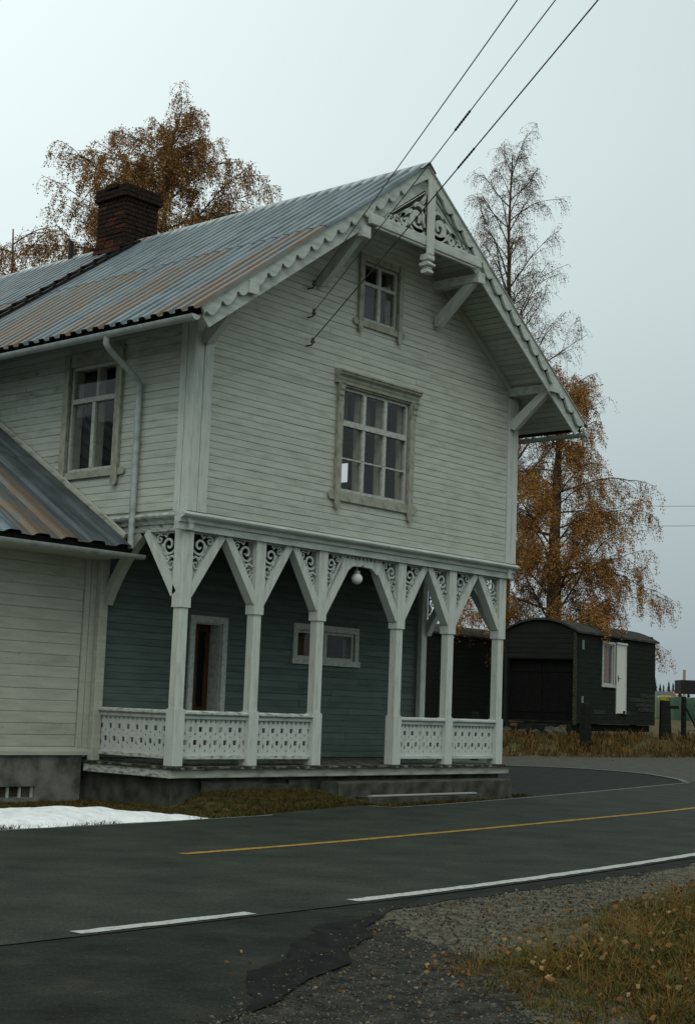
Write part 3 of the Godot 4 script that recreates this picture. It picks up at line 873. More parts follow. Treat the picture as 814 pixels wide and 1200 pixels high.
# ------------------------------------------------------------------ roofs
func sheet_mesh(width: float, length: float, ribs: int, seed_: int) -> ArrayMesh:
	var st := SurfaceTool.new()
	st.begin(Mesh.PRIMITIVE_TRIANGLES)
	st.set_smooth_group(-1)
	var pts := []
	var pitch := width / ribs
	for i in ribs:
		for q in [[0.0, 0.0], [0.24, 0.0], [0.36, 0.036], [0.44, 0.046], [0.74, 0.046], [0.80, 0.040], [0.86, 0.0]]:
			pts.append(Vector2((i + q[0]) * pitch, q[1]))
	pts.append(Vector2(width + 0.02, 0.002))
	var segs := 6
	var r := RandomNumberGenerator.new(); r.seed = seed_
	var lift := []
	for j in segs + 1: lift.append(r.randf_range(-0.003, 0.003))
	for j in segs:
		for i in pts.size() - 1:
			var v := []
			for q in [[i, j], [i + 1, j], [i + 1, j + 1], [i, j + 1]]:
				var y: float = length * q[1] / segs
				v.append([Vector3(pts[q[0]].x, y, pts[q[0]].y + lift[q[1]]), Vector2(pts[q[0]].x / width, 1.0 - float(q[1]) / segs)])
			for k in [0, 1, 2, 0, 2, 3]:
				st.set_uv(v[k][1])
				st.add_vertex(v[k][0])
	st.generate_normals()
	return st.commit()

func roof_slope(called: String, xf: Transform3D, from: float, to: float, length: float, parent: Node, ribs: int, rusty: Array) -> void:
	# xf: u along the eave, v up the slope, n out of the roof; origin on the eave line
	var holder := node(called, parent)
	var n := int(round((to - from) / 0.92))
	var wd := (to - from) / n
	var low := length * 0.52
	var meshes := [sheet_mesh(wd, low + 0.12, ribs, 3), sheet_mesh(wd, length - low, ribs, 4)]
	for i in n:
		for row in 2:
			var t := Transform3D(Basis(Vector3.RIGHT, Vector3.UP, Vector3.BACK).rotated(Vector3.BACK, rng.randf_range(-0.002, 0.002)), Vector3(from + i * wd, 0.0 if row == 0 else low, (0.004 if i % 2 else 0.0) + (0.006 if row == 1 else 0.0)))
			var k: int = rusty[(i * 2 + row) % rusty.size()]
			inst(meshes[row], "metal_sheet", M["zinc_%d" % k], holder, xf * t)

func build_shell() -> void:
	house = thing("wooden_house", Vector3.ZERO, "white weatherboarded timber house with carved gable, open porch and metal roof", "house")
	var paints := [M.paint_0, M.paint_0, M.paint_1, M.paint_2, M.paint_0, M.paint_2, M.paint_3]
	var big := Rect2(3.0, 4.57, 1.60, 1.59)
	var small := Rect2(3.375, 7.28, 0.85, 0.93)
	var side := Rect2(-2.63, 4.60, 1.06, 1.56)
	var rear := Rect2(3.67, 4.60, 1.15, 1.42)
	# gable front
	var g := wall("gable_wall", M.paint_1, house, frame_gable(), 0.0, W, BELT - 0.02, 0.0, [big, small], 0.2, true)
	boards(g, frame_gable(), 0.34, W - 0.28, BELT + 0.05, RIDGE - 0.3, 0.1, [big, small], paints, true)
	# long side towards the wing
	var l := wall("side_wall", M.paint_1, house, frame_left(), -12.0, -0.2, BELT - 0.02, 6.66, [side], 0.2)
	boards(l, frame_left(), -5.6, -0.27, BELT + 0.08, 6.5, 0.105, [side], [M.paint_0, M.paint_1, M.paint_3, M.paint_0, M.paint_2, M.paint_1, M.paint_3, M.paint_2, M.paint_dirty], false, 2.6)
	# far side and rear, plain
	var r := wall("far_side_wall", M.paint_1, house, frame_right(W), 0.2, 12.0, BELT - 0.02, 6.66, [rear], 0.2)
	var st := new_st()
	prism(st, PackedVector2Array([Vector2(0.21, 0.4), Vector2(W - 0.21, 0.4), Vector2(W - 0.21, 6.4), Vector2(W * 0.5, 9.4), Vector2(0.21, 6.4)]), -12.0, -11.8)
	obj(st, "rear_wall", M.paint_1, house)
	# floors and partitions inside
	st = new_st()
	box(st, Vector3(0.21, 3.70, -11.79), Vector3(W - 0.21, 3.83, -0.21))
	obj(st, "upper_floor", M.room_wall, house)
	st = new_st()
	box(st, Vector3(0.21, 6.62, -11.79), Vector3(W - 0.21, 6.70, -0.21))
	obj(st, "upper_ceiling", M.room_wall, house)
	st = new_st()
	box(st, Vector3(0.21, 3.84, -5.4), Vector3(W - 0.21, 6.61, -5.28))
	obj(st, "partition", M.room_wall, house)
	# belt course: drip moulding and frieze beam
	var prof := PackedVector2Array([Vector2(-0.15, -0.205), Vector2(-0.07, -0.205), Vector2(-0.07, -0.115), Vector2(-0.035, -0.105), Vector2(-0.03, -0.06), Vector2(0.01, -0.045), Vector2(0.042, -0.03), Vector2(0.058, -0.005), Vector2(0.045, 0.015), Vector2(0.0, 0.04), Vector2(-0.15, 0.04)])
	for k in 3:
		st = new_st()
		var xf: Transform3D
		var ln := W + 0.17
		if k == 0: xf = Transform3D(Basis(Vector3.BACK, Vector3.UP, Vector3.RIGHT), Vector3(-0.085, BELT, 0.0))
		elif k == 1: xf = Transform3D(Basis(Vector3.LEFT, Vector3.UP, Vector3.BACK), Vector3(0.0, BELT, -5.9)); ln = 5.89
		else: xf = Transform3D(Basis(Vector3.RIGHT, Vector3.UP, Vector3.FORWARD), Vector3(W, BELT, -0.01)); ln = 11.0
		prism(st, prof, 0.0, ln, xf)
		obj(st, "belt_moulding", M.rail_worn if k == 1 else M.trim_flat, house)
	st = new_st()
	box(st, Vector3(0.16, 3.66, -0.30), Vector3(W - 0.16, BELT - 0.12, -0.16))
	box(st, Vector3(0.16, 3.66, -D + 0.001), Vector3(0.28, BELT - 0.12, -0.302))
	box(st, Vector3(W - 0.28, 3.66, -D + 0.001), Vector3(W - 0.16, BELT - 0.12, -0.302))
	obj(st, "porch_beam", M.trim_flat, house)
	# corner boards
	for c in [[0.005, 0.155], [0.165, 0.335]]:
		st = new_st()
		cbox(st, Vector3(c[0], BELT + 0.045, -0.02), Vector3(c[1], 6.75, 0.022), 0.008)
		obj(st, "corner_board", M.trim, house)
	for c in [[W - 0.275, W - 0.145], [W - 0.135, W + 0.012]]:
		st = new_st()
		cbox(st, Vector3(c[0], BELT + 0.045, -0.02), Vector3(c[1], 6.75, 0.022), 0.008)
		obj(st, "corner_board", M.trim, house)
	for c in [[-0.13, 0.022], [-0.265, -0.14]]:
		st = new_st()
		cbox(st, Vector3(-0.022, BELT + 0.045, c[0]), Vector3(0.02 if c[1] < 0.0 else 0.003, 6.55, c[1]), 0.006)
		obj(st, "corner_board", M.trim, house)
	st = new_st()
	cbox(st, Vector3(W - 0.02, BELT + 0.045, -0.3), Vector3(W + 0.022, 6.5, -0.022), 0.006)
	obj(st, "corner_board", M.trim, house)
	# windows
	var wn := window(house, frame_gable(), big, [0.32, 0.655, 1.0], [3, 3, 3], {"casing": 0.115, "sill": 0.16, "ear": 0.13, "head": 0.17, "cornice": true, "inner": true, "bars": [0.025, 0.085]})
	curtain(wn, frame_gable(), Vector2(3.02, 5.60), Vector2(3.42, 6.15), -0.26, M.blue_curtain)
	curtain(wn, frame_gable(), Vector2(3.56, 5.60), Vector2(3.98, 6.15), -0.27, M.blue_curtain)
	wn = window(house, frame_gable(), small, [0.64, 1.0], [2, 2], {"casing": 0.095, "sill": 0.12, "ear": 0.10, "head": 0.11, "bars": [0.05]})
	curtain(wn, frame_gable(), Vector2(3.38, 7.25), Vector2(4.22, 7.80), -0.30, M.blue_curtain)
	wn = window(house, frame_left(), side, [0.67, 1.0], [2, 1], {"casing": 0.125, "sill": 0.12, "ear": 0.14, "head": 0.20, "inner": true, "bars": [0.07]})
	curtain(wn, frame_left(), Vector2(-2.6, 4.6), Vector2(-2.28, 6.1), -0.25, M.room_wall)
	window(house, frame_right(W), rear, [0.66, 1.0], [2, 1], {"casing": 0.12, "sill": 0.12, "ear": 0.1, "head": 0.12, "bars": [0.13]})
	# attic box so that the small window looks into a closed loft
	# --- ground floor behind the porch
	var door := Rect2(1.93, FLOOR + 0.02, 0.57, 2.02)
	var low := Rect2(4.17, 2.13, 1.42, 0.46)
	var bw := wall("porch_wall", M.teal_1, house, frame_gable(-D), 0.02, 7.36, FLOOR - 0.1, 3.69, [door, low], 0.22)
	boards(bw, frame_gable(-D), 0.16, 7.26, FLOOR + 0.03, 3.5, 0.1, [door, low], [M.teal_0, M.teal_0, M.teal_1, M.teal_2], false, 3.2)
	st = new_st()
	box(st, Vector3(7.16, 0.3, -11.79), Vector3(7.36, 3.69, -D - 0.221))
	box(st, Vector3(0.02, 0.3, -11.79), Vector3(0.2, 3.69, -D - 0.221))
	box(st, Vector3(0.201, 0.3, -11.79), Vector3(7.159, FLOOR, -D - 0.221))
	box(st, Vector3(0.201, FLOOR + 0.001, -6.0), Vector3(7.159, 3.69, -5.9))
	obj(st, "ground_floor_shell", M.teal_1, house)
	var pw := window(house, frame_gable(-D), low, [1.0], [2], {"casing": 0.09, "casing_mat": "sash", "sill": 0.09, "ear": 0.0, "head": 0.10, "reveal_mat": "sash"})
	curtain(pw, frame_gable(-D), Vector2(4.18, 2.1), Vector2(5.1, 2.6), -0.3, M.ochre_curtain)
	build_door(door)

func build_door(door: Rect2) -> void:
	var d := node("door", house)
	var x0 := door.position.x; var x1 := door.end.x; var y0 := door.position.y; var y1 := door.end.y
	var st := new_st()
	var rz := -D - 0.27
	box(st, Vector3(x0 + 0.021, y0, rz), Vector3(x0 + 0.11, y1 - 0.021, rz + 0.04))
	box(st, Vector3(x1 - 0.11, y0, rz), Vector3(x1 - 0.021, y1 - 0.021, rz + 0.04))
	box(st, Vector3(x0 + 0.11, y1 - 0.12, rz), Vector3(x1 - 0.11, y1 - 0.021, rz + 0.04))
	box(st, Vector3(x0 + 0.11, y0, rz), Vector3(x1 - 0.11, y0 + 0.75, rz + 0.035))
	box(st, Vector3(x0 + 0.26, y0 + 0.751, rz + 0.005), Vector3(x0 + 0.31, y1 - 0.121, rz + 0.035))
	obj(st, "door_leaf", M.door_wood, d)
	st = new_st()
	box(st, Vector3(x0 + 0.11, y0 + 0.75, rz + 0.01), Vector3(x1 - 0.11, y1 - 0.12, rz + 0.014))
	obj(st, "pane", M.glass, d)
	st = new_st()
	box(st, Vector3(x0 + 0.001, y0, rz - 0.02), Vector3(x0 + 0.02, y1 - 0.001, -D + 0.001))
	box(st, Vector3(x1 - 0.02, y0, rz - 0.02), Vector3(x1 - 0.001, y1 - 0.001, -D + 0.001))
	box(st, Vector3(x0 + 0.021, y1 - 0.02, rz - 0.02), Vector3(x1 - 0.021, y1 - 0.001, -D + 0.001))
	obj(st, "jamb", M.sash, d)
	st = new_st()
	box(st, Vector3(x0 - 0.10, y0, -D + 0.002), Vector3(x0 - 0.001, y1 + 0.1, -D + 0.036))
	box(st, Vector3(x1 + 0.001, y0, -D + 0.002), Vector3(x1 + 0.10, y1 + 0.1, -D + 0.036))
	box(st, Vector3(x0, y1 + 0.001, -D + 0.002), Vector3(x1, y1 + 0.1, -D + 0.034))
	obj(st, "casing", M.sash, d)

func build_roof() -> void:
	var a := atan(SLOPE)
	var ln := (HALF + 0.10) / cos(a)
	# deck under the sheets
	var st := new_st()
	var ex := HALF + 0.02
	var top := -0.02; var bot := -0.13
	prism(st, PackedVector2Array([Vector2(W * 0.5 - ex, RIDGE - SLOPE * ex + bot), Vector2(W * 0.5, RIDGE + bot), Vector2(W * 0.5 + ex, RIDGE - SLOPE * ex + bot), Vector2(W * 0.5 + ex, RIDGE - SLOPE * ex + top), Vector2(W * 0.5, RIDGE + top), Vector2(W * 0.5 - ex, RIDGE - SLOPE * ex + top)]), -12.4, OH - 0.065)
	obj(st, "roof_deck", M.dark_wood, house)
	var up := Vector3(cos(a), sin(a), 0)
	var nr := Vector3(-sin(a), cos(a), 0)
	var left := Transform3D(Basis(Vector3.BACK, up, nr), Vector3(W * 0.5, RIDGE, 0) - up * ln)
	roof_slope("roof_slope", left, -12.4, OH + 0.05, ln, house, 4, [2, 0, 1, 0, 2, 3, 1, 0, 2, 1, 2, 0, 2, 1, 1, 0, 2, 3, 2, 0, 1, 3, 2, 0, 0, 0, 2, 3])
	var up2 := Vector3(-cos(a), sin(a), 0)
	var nr2 := Vector3(sin(a), cos(a), 0)
	roof_slope("roof_slope", Transform3D(Basis(Vector3.FORWARD, up2, nr2), Vector3(W * 0.5, RIDGE, 0) - up2 * ln), -OH - 0.05, 12.4, ln, house, 4, [0, 1, 0, 3])
	st = new_st()
	prism(st, PackedVector2Array([Vector2(-0.17, -0.085), Vector2(0, 0.058), Vector2(0.17, -0.085), Vector2(0.17, -0.078), Vector2(0, 0.066), Vector2(-0.17, -0.078)]), -12.4, OH + 0.06, Transform3D(Basis.IDENTITY, Vector3(W * 0.5, RIDGE, 0)))
	obj(st, "ridge_cap", M.zinc_pipe, house)
	# soffit boards, laid along the ridge
	var un := new_st()
	cbox(un, Vector3(0, 0, 0), Vector3(1, 0.105, 0.018), 0.004)
	var sb := made(un)
	var soff := node("soffit", house)
	var rows := int((HALF - 0.05) / cos(a) / 0.115)
	for sgn in [-1.0, 1.0]:
		for i in rows:
			var s := 0.10 + i * 0.115
			var x: float = W * 0.5 + sgn * s * cos(a)
			var y := RIDGE - s * sin(a) - 0.158
			var inside: bool = x > 0.05 and x < W - 0.05
			var z0 := 0.0 if inside else -6.0
			var ax: Vector3 = up if sgn < 0.0 else up2
			var an: Vector3 = nr if sgn < 0.0 else nr2
			inst(sb, "soffit_board", M["paint_%d" % (rng.randi() % 4)], soff, Transform3D(Basis(Vector3(0, 0, OH - 0.07 - z0), -ax, an), Vector3(x, y, z0)))
	build_bargeboards(a, up, nr, up2, nr2)
	for sgn in [-1.0, 1.0]:
		st = new_st()
		var wx := W * 0.5 - 0.02
		prism(st, PackedVector2Array([Vector2(0.0, RIDGE - 0.17), Vector2(wx, RIDGE - 0.17 - SLOPE * wx), Vector2(wx, RIDGE - 0.29 - SLOPE * wx), Vector2(0.0, RIDGE - 0.29)]), 0.001, 0.035, Transform3D(Basis(Vector3(sgn, 0, 0), Vector3.UP, Vector3.BACK), Vector3(W * 0.5, 0, 0)))
		obj(st, "rake_moulding", M.paint_1, house)
	# purlins and struts that carry the overhang
	for e in [[W * 0.5 - 1.41, 8.23, 7.56], [W * 0.5 + 1.41, 8.23, 7.56], [0.16, 6.86, 6.22], [W - 0.2, 6.86, 6.22]]:
		var x: float = e[0]; var yp: float = e[1]; var yf: float = e[2]
		st = new_st()
		cbox(st, Vector3(x - 0.075, yp - 0.075, 0.0), Vector3(x + 0.075, yp + 0.075, OH + 0.03), 0.01)
		box(st, Vector3(x - 0.085, yp - 0.085, OH + 0.031), Vector3(x + 0.085, yp + 0.085, OH + 0.06))
		obj(st, "purlin", M.trim_flat, house)
		st = new_st()
		var p := PackedVector2Array([Vector2(0.025, yf), Vector2(0.115, yf - 0.02), Vector2(OH - 0.06, yp - 0.077), Vector2(OH - 0.26, yp - 0.077), Vector2(0.025, yf + 0.14)])
		prism(st, p, -0.055, 0.055, Transform3D(Basis(Vector3.BACK, Vector3.UP, Vector3.LEFT), Vector3(x, 0, 0)))
		obj(st, "strut", M.trim, house)

func build_bargeboards(a: float, up: Vector3, nr: Vector3, up2: Vector3, nr2: Vector3) -> void:
	var ln := HALF / cos(a)
	for s in 2:
		var u: Vector3 = up if s == 0 else up2
		var n: Vector3 = nr if s == 0 else nr2
		# local: x up the slope from the eave tip, y out of the roof, z towards the viewer
		var xf := Transform3D(Basis(u, n, Vector3.BACK), Vector3(W * 0.5, RIDGE - 0.01, 0) - u * ln)
		if s == 1: xf = Transform3D(Basis(u, n, Vector3.FORWARD), Vector3(W * 0.5, RIDGE - 0.01, 0) - u * ln)
		var z0 := OH - 0.06; var z1 := OH - 0.03; var z2 := OH - 0.012; var z3 := OH + 0.03
		if s == 1: z0 = -z0; z1 = -z1; z2 = -z2; z3 = -z3
		var st := new_st()
		prism(st, PackedVector2Array([Vector2(0.03, -0.30), Vector2(ln - 0.30 * SLOPE, -0.30), Vector2(ln - 0.118 * SLOPE, -0.118), Vector2(0.0, -0.118)]), minf(z0, z1), maxf(z0, z1), xf)
		obj(st, "bargeboard", M.trim_flat, house)
		# scalloped cover board
		var poly := PackedVector2Array()
		var pitch := 0.335
		var k := int((ln - 0.25) / pitch)
		poly.append(Vector2(ln, -0.0)); poly.append(Vector2(0.0, -0.0))
		for i in k:
			for q in [[0.0, -0.112], [0.04, -0.094], [0.09, -0.087], [0.14, -0.092], [0.18, -0.112], [0.20, -0.136], [0.25, -0.158], [0.34, -0.172], [0.45, -0.177], [0.57, -0.171], [0.69, -0.158], [0.81, -0.143], [0.91, -0.132], [0.97, -0.122]]:
				poly.append(Vector2((i + q[0]) * pitch, q[1]))
		poly.append(Vector2(ln - 0.16 * SLOPE, -0.16))
		st = new_st()
		prism(st, poly, minf(z2, z3), maxf(z2, z3), xf)
		obj(st, "scalloped_board", M.trim_flat, house)
		st = new_st()
		prism(st, PackedVector2Array([Vector2(-0.02, -0.005), Vector2(ln, -0.005), Vector2(ln, 0.008), Vector2(-0.02, 0.008)]), minf(z0, z3 + (0.02 if s == 0 else -0.02)), maxf(z0, z3 + (0.02 if s == 0 else -0.02)), xf)
		obj(st, "edge_strip", M.trim_flat, house)
	# gable ornament: tie beam, king post with pendant, fretwork
	var o := node("gable_ornament", house)
	var zt := OH + 0.034
	var st2 := new_st()
	cbox(st2, Vector3(W * 0.5 - 1.36, 8.37, zt), Vector3(W * 0.5 + 1.36, 8.53, zt + 0.05), 0.012)
	obj(st2, "tie_beam", M.trim_flat, o)
	st2 = new_st()
	cbox(st2, Vector3(W * 0.5 - 1.2, 8.335, zt - 0.02), Vector3(W * 0.5 + 1.2, 8.369, zt + 0.03), 0.008)
	obj(st2, "tie_moulding", M.trim_flat, o)
	st2 = new_st()
	cbox(st2, Vector3(W * 0.5 - 0.075, 8.24, zt + 0.051), Vector3(W * 0.5 + 0.075, 9.42, zt + 0.11), 0.012)
	obj(st2, "king_post", M.trim, o)
	st2 = new_st()
	for e in [[8.24, 8.15, 0.085, 0.085], [8.15, 8.11, 0.06, 0.06], [8.11, 8.06, 0.095, 0.095], [8.06, 8.01, 0.055, 0.055], [8.01, 7.95, 0.075, 0.07]]:
		cbox(st2, Vector3(W * 0.5 - e[2], e[1], zt + 0.03 - e[3] * 0.9), Vector3(W * 0.5 + e[2], e[0] - 0.001, zt + 0.03 + e[3] * 0.9), 0.015)
	obj(st2, "pendant", M.trim, o)
	for s in [-1.0, 1.0]:
		# slanting frame board under the bargeboard
		st2 = new_st()
		var xfm := Transform3D(Basis(Vector3(s, 0, 0), Vector3.UP, Vector3(0, 0, s)), Vector3(W * 0.5, 0, zt))
		var zz := [0.0, 0.04] if s > 0.0 else [-0.04, 0.0]
		var y_at := func(x: float) -> float: return RIDGE - 0.30 / cos(a) - SLOPE * x
		prism(st2, PackedVector2Array([Vector2(0.08, y_at.call(0.08) - 0.02), Vector2(1.10, y_at.call(1.10)), Vector2(1.20, 8.53), Vector2(0.98, 8.53), Vector2(0.08, y_at.call(0.08) - 0.13)]), zz[0], zz[1], xfm)
		obj(st2, "frame_board", M.trim_flat, o)
		st2 = new_st()
		var xs := Transform3D(Basis(Vector3(s, 0, 0), Vector3.UP, Vector3(0, 0, s)), Vector3(W * 0.5, 8.53, zt + 0.02))
		var t := 0.028
		ribbon(st2, spiral(Vector2(0.27, 0.20), 0.17, -2.4, 1.1, 1.0, 22), 0.10, 0.035, t, xs, 0.03)
		ribbon(st2, [Vector2(0.08, 0.02), Vector2(0.16, 0.03), Vector2(0.30, 0.02), Vector2(0.44, 0.08), Vector2(0.52, 0.17)], 0.05, 0.02, t, xs, 0.05)
		ribbon(st2, [Vector2(0.08, 0.33), Vector2(0.13, 0.40), Vector2(0.20, 0.45), Vector2(0.29, 0.44), Vector2(0.36, 0.38)], 0.05, 0.03, t, xs, 0.04)
		ribbon(st2, [Vector2(0.09, 0.62), Vector2(0.12, 0.54), Vector2(0.18, 0.46)], 0.02, 0.06, t, xs, 0.03)
		ribbon(st2, [Vector2(0.08, 0.12), Vector2(0.13, 0.22), Vector2(0.12, 0.34), Vector2(0.09, 0.46)], 0.04, 0.03, t, xs, 0.03)
		ribbon(st2, spiral(Vector2(0.57, 0.10), 0.10, 1.6, 1.2, -1.0, 16), 0.05, 0.02, t, xs, 0.02)
		ribbon(st2, [Vector2(0.40, 0.30), Vector2(0.50, 0.27), Vector2(0.60, 0.20), Vector2(0.68, 0.12)], 0.06, 0.03, t, xs, 0.03)
		ribbon(st2, spiral(Vector2(0.76, 0.07), 0.065, 2.4, 1.1, -1.0, 12), 0.035, 0.018, t, xs, 0.01)
		ribbon(st2, [Vector2(0.66, 0.02), Vector2(0.80, 0.03), Vector2(0.92, 0.02), Vector2(1.02, 0.03)], 0.04, 0.03, t, xs, 0.02)
		ribbon(st2, spiral(Vector2(0.89, 0.055), 0.04, 2.0, 1.0, -1.0, 10), 0.028, 0.015, t, xs)
		obj(st2, "fretwork", M.trim_flat, o)

func build_gutters() -> void:
	var a := atan(SLOPE)
	for s in [-1.0, 1.0]:
		var st := new_st()
		st.set_smooth_group(0)
		var cx: float = W * 0.5 + s * (HALF + 0.09)
		var cy := RIDGE - SLOPE * HALF - (0.14 if s < 0.0 else 0.17)
		var n := 8
		for i in n:
			var a0 := PI + PI * i / n; var a1 := PI + PI * (i + 1) / n
			for r in [0.07, 0.064]:
				quad(st, Vector3(cx + cos(a0) * r, cy + sin(a0) * r, OH + 0.03), Vector3(cx + cos(a1) * r, cy + sin(a1) * r, OH + 0.03), Vector3(cx + cos(a1) * r, cy + sin(a1) * r, -12.3), Vector3(cx + cos(a0) * r, cy + sin(a0) * r, -12.3))
		st.set_smooth_group(-1)
		for i in n:
			var a0 := PI + PI * i / n; var a1 := PI + PI * (i + 1) / n
			tri(st, Vector3(cx, cy, OH + 0.03), Vector3(cx + cos(a0) * 0.07, cy + sin(a0) * 0.07, OH + 0.03), Vector3(cx + cos(a1) * 0.07, cy + sin(a1) * 0.07, OH + 0.03))
		obj(st, "gutter", M.zinc_pipe, house)
	# downpipe from the gutter to the wing roof
	var st := new_st()
	tube(st, [Vector3(-0.83, 6.28, -0.86), Vector3(-0.83, 6.13, -0.87), Vector3(-0.76, 6.08, -0.90), Vector3(-0.14, 5.80, -1.02), Vector3(-0.075, 5.74, -1.03), Vector3(-0.07, 5.5, -1.03), Vector3(-0.07, 3.42, -1.03)], [0.045], 10)
	tube(st, [Vector3(-0.07, 4.66, -1.03), Vector3(-0.07, 4.60, -1.03)], [0.05, 0.05], 10)
	caps(st, Vector3(-0.83, 6.28, -0.86), Vector3.UP, 0.045)
	obj(st, "downpipe", M.zinc_pipe, house)

func build_wing() -> void:
	var wing := node("wing", house)
	var paints := [M.wing_0, M.wing_0, M.wing_1]
	var wl := wall("wing_wall", M.wing_1, house, frame_gable(-D), -6.0, 0.02, 0.56, 3.45, [], 0.2)
	boards(wl, frame_gable(-D), -6.0, -0.20, 0.70, 3.42, 0.155, [], paints, false, 3.2)
	var st := new_st()
	prism(st, PackedVector2Array([Vector2(0.002, 0.0), Vector2(0.05, 0.0), Vector2(0.05, 0.05), Vector2(0.02, 0.11), Vector2(0.002, 0.11)]), -6.0, 0.0, Transform3D(Basis(Vector3.BACK, Vector3.UP, Vector3.RIGHT), Vector3(0, 0.585, -D)))
	obj(st, "base_board", M.wing_0, wing)
	for c in [[-0.19, -0.10], [-0.09, 0.015]]:
		st = new_st()
		cbox(st, Vector3(c[0], 0.60, -D - 0.02), Vector3(c[1], 3.42, -D + 0.03), 0.008)
		obj(st, "corner_board", M.wing_0, wing)
	# wing roof
	var sl := 0.607
	var a := atan(sl)
	var up := Vector3(0, sin(a), -cos(a))
	var nr := Vector3(0, cos(a), sin(a))
	var eave := Vector3(0, 3.42, -0.98)
	var ln := 5.2
	roof_slope("wing_roof", Transform3D(Basis(Vector3.RIGHT, up, nr), eave), -5.52, -0.03, ln, house, 2, [0, 0, 1, 4, 4, 1, 3, 3, 2, 1, 4, 4])
	st = new_st()
	var deck := Transform3D(Basis(Vector3.RIGHT, up, nr), eave)
	box(st, Vector3(-5.6, 0.04, -0.10), Vector3(-0.025, ln, -0.012), deck)
	obj(st, "wing_deck", M.dark_wood, wing)
	st = new_st()
	box(st, Vector3(-5.6, 3.30, -D + 0.002), Vector3(-0.03, 3.33, -1.05))
	obj(st, "wing_soffit", M.wing_1, wing)
	st = new_st()
	cbox(st, Vector3(-0.075, 0.25, 0.02), Vector3(-0.027, ln, 0.10), 0.008, deck)
	obj(st, "flashing_board", M.paint_dirty, wing)
	# gutter
	st = new_st()
	st.set_smooth_group(0)
	for i in 8:
		var a0 := PI + PI * i / 8; var a1 := PI + PI * (i + 1) / 8
		for r in [0.065, 0.059]:
			quad(st, Vector3(-5.6, 3.34 + sin(a0) * r, -0.93 + cos(a0) * r), Vector3(0.08, 3.34 + sin(a0) * r, -0.93 + cos(a0) * r), Vector3(0.08, 3.34 + sin(a1) * r, -0.93 + cos(a1) * r), Vector3(-5.6, 3.34 + sin(a1) * r, -0.93 + cos(a1) * r))
	obj(st, "gutter", M.zinc_pipe, wing)
	# concrete footing with a small barred cellar window
	var hole := Rect2(-2.02, 0.02, 1.20, 0.15)
	var f := wall("footing", M.concrete, house, frame_gable(-D + 0.02), -6.0, -0.06, -0.2, 0.60, [hole], 0.3)
	for i in 7:
		st = new_st()
		box(st, Vector3(-2.02 + i * 0.195, 0.02, -D - 0.08), Vector3(-1.99 + i * 0.195, 0.17, -D - 0.05))
		obj(st, "cellar_window_bar", M.sash, f)

# ------------------------------------------------------------------ porch
func fret(a: float, b: float, xf: Transform3D, parent: Node) -> void:
	# sawn scrolls in the corner between post, beam and brace; x towards the bay, y down
	var st := new_st()
	var t := 0.022
	var w := 0.021
	ribbon(st, [Vector2(0.0, -0.012), Vector2(a * 0.96, -0.012)], 0.026, 0.02, t, xf)
	ribbon(st, [Vector2(0.012, 0), Vector2(0.012, -b * 0.94)], 0.026, 0.02, t, xf)
	ribbon(st, [Vector2(a, -0.01), Vector2(0.01, -b)], 0.03, 0.03, t, xf)
	ribbon(st, spiral(Vector2(a * 0.33, -b * 0.24), a * 0.25, -2.6, 1.35, 1.0, 18), w * 1.2, w * 0.8, t, xf, 0.01)
	ribbon(st, [Vector2(a * 0.02, -b * 0.50), Vector2(a * 0.20, -b * 0.44), Vector2(a * 0.34, -b * 0.47), Vector2(a * 0.50, -b * 0.36), Vector2(a * 0.58, -b * 0.22)], w, w, t, xf, 0.01)
	ribbon(st, spiral(Vector2(a * 0.68, -b * 0.13), a * 0.13, 2.4, 1.3, -1.0, 14), w, w * 0.7, t, xf)
	ribbon(st, spiral(Vector2(a * 0.22, -b * 0.58), a * 0.16, 1.4, 1.25, -1.0, 14), w, w * 0.7, t, xf)
	ribbon(st, [Vector2(a * 0.05, -b * 0.62), Vector2(a * 0.12, -b * 0.72), Vector2(a * 0.07, -b * 0.84)], w, w * 0.8, t, xf, 0.012)
	ribbon(st, [Vector2(a * 0.38, -b * 0.02), Vector2(a * 0.45, -b * 0.10), Vector2(a * 0.53, -b * 0.05)], w, w, t, xf)
	ribbon(st, [Vector2(a * 0.40, -b * 0.42), Vector2(a * 0.44, -b * 0.50), Vector2(a * 0.36, -b * 0.58)], w, w, t, xf, 0.01)
	obj(st, "fretwork", M.trim_flat, parent)

func brace(p0: Vector2, p1: Vector2, wd: float, xf: Transform3D, parent: Node) -> void:
	var t := (p1 - p0).normalized()
	var q := Vector2(-t.y, t.x) * wd * 0.5
	var st := new_st()
	prism(st, PackedVector2Array([p0 - q, p1 - q, p1 + q, p0 + q]), -0.075, 0.075, xf)
	obj(st, "brace", M.trim, parent)

func post(x: float, z: float, called: String, parent: Node, top := 3.72) -> void:
	var st := new_st()
	cbox(st, Vector3(x - 0.075, FLOOR + 0.75, z - 0.075), Vector3(x + 0.075, 2.62, z + 0.075), 0.012)
	cbox(st, Vector3(x - 0.092, FLOOR + 0.002, z - 0.092), Vector3(x + 0.092, FLOOR + 0.75, z + 0.092), 0.008)
	cbox(st, Vector3(x - 0.095, 2.62, z - 0.095), Vector3(x + 0.095, top, z + 0.095), 0.008)
	obj(st, called, M.trim, parent)

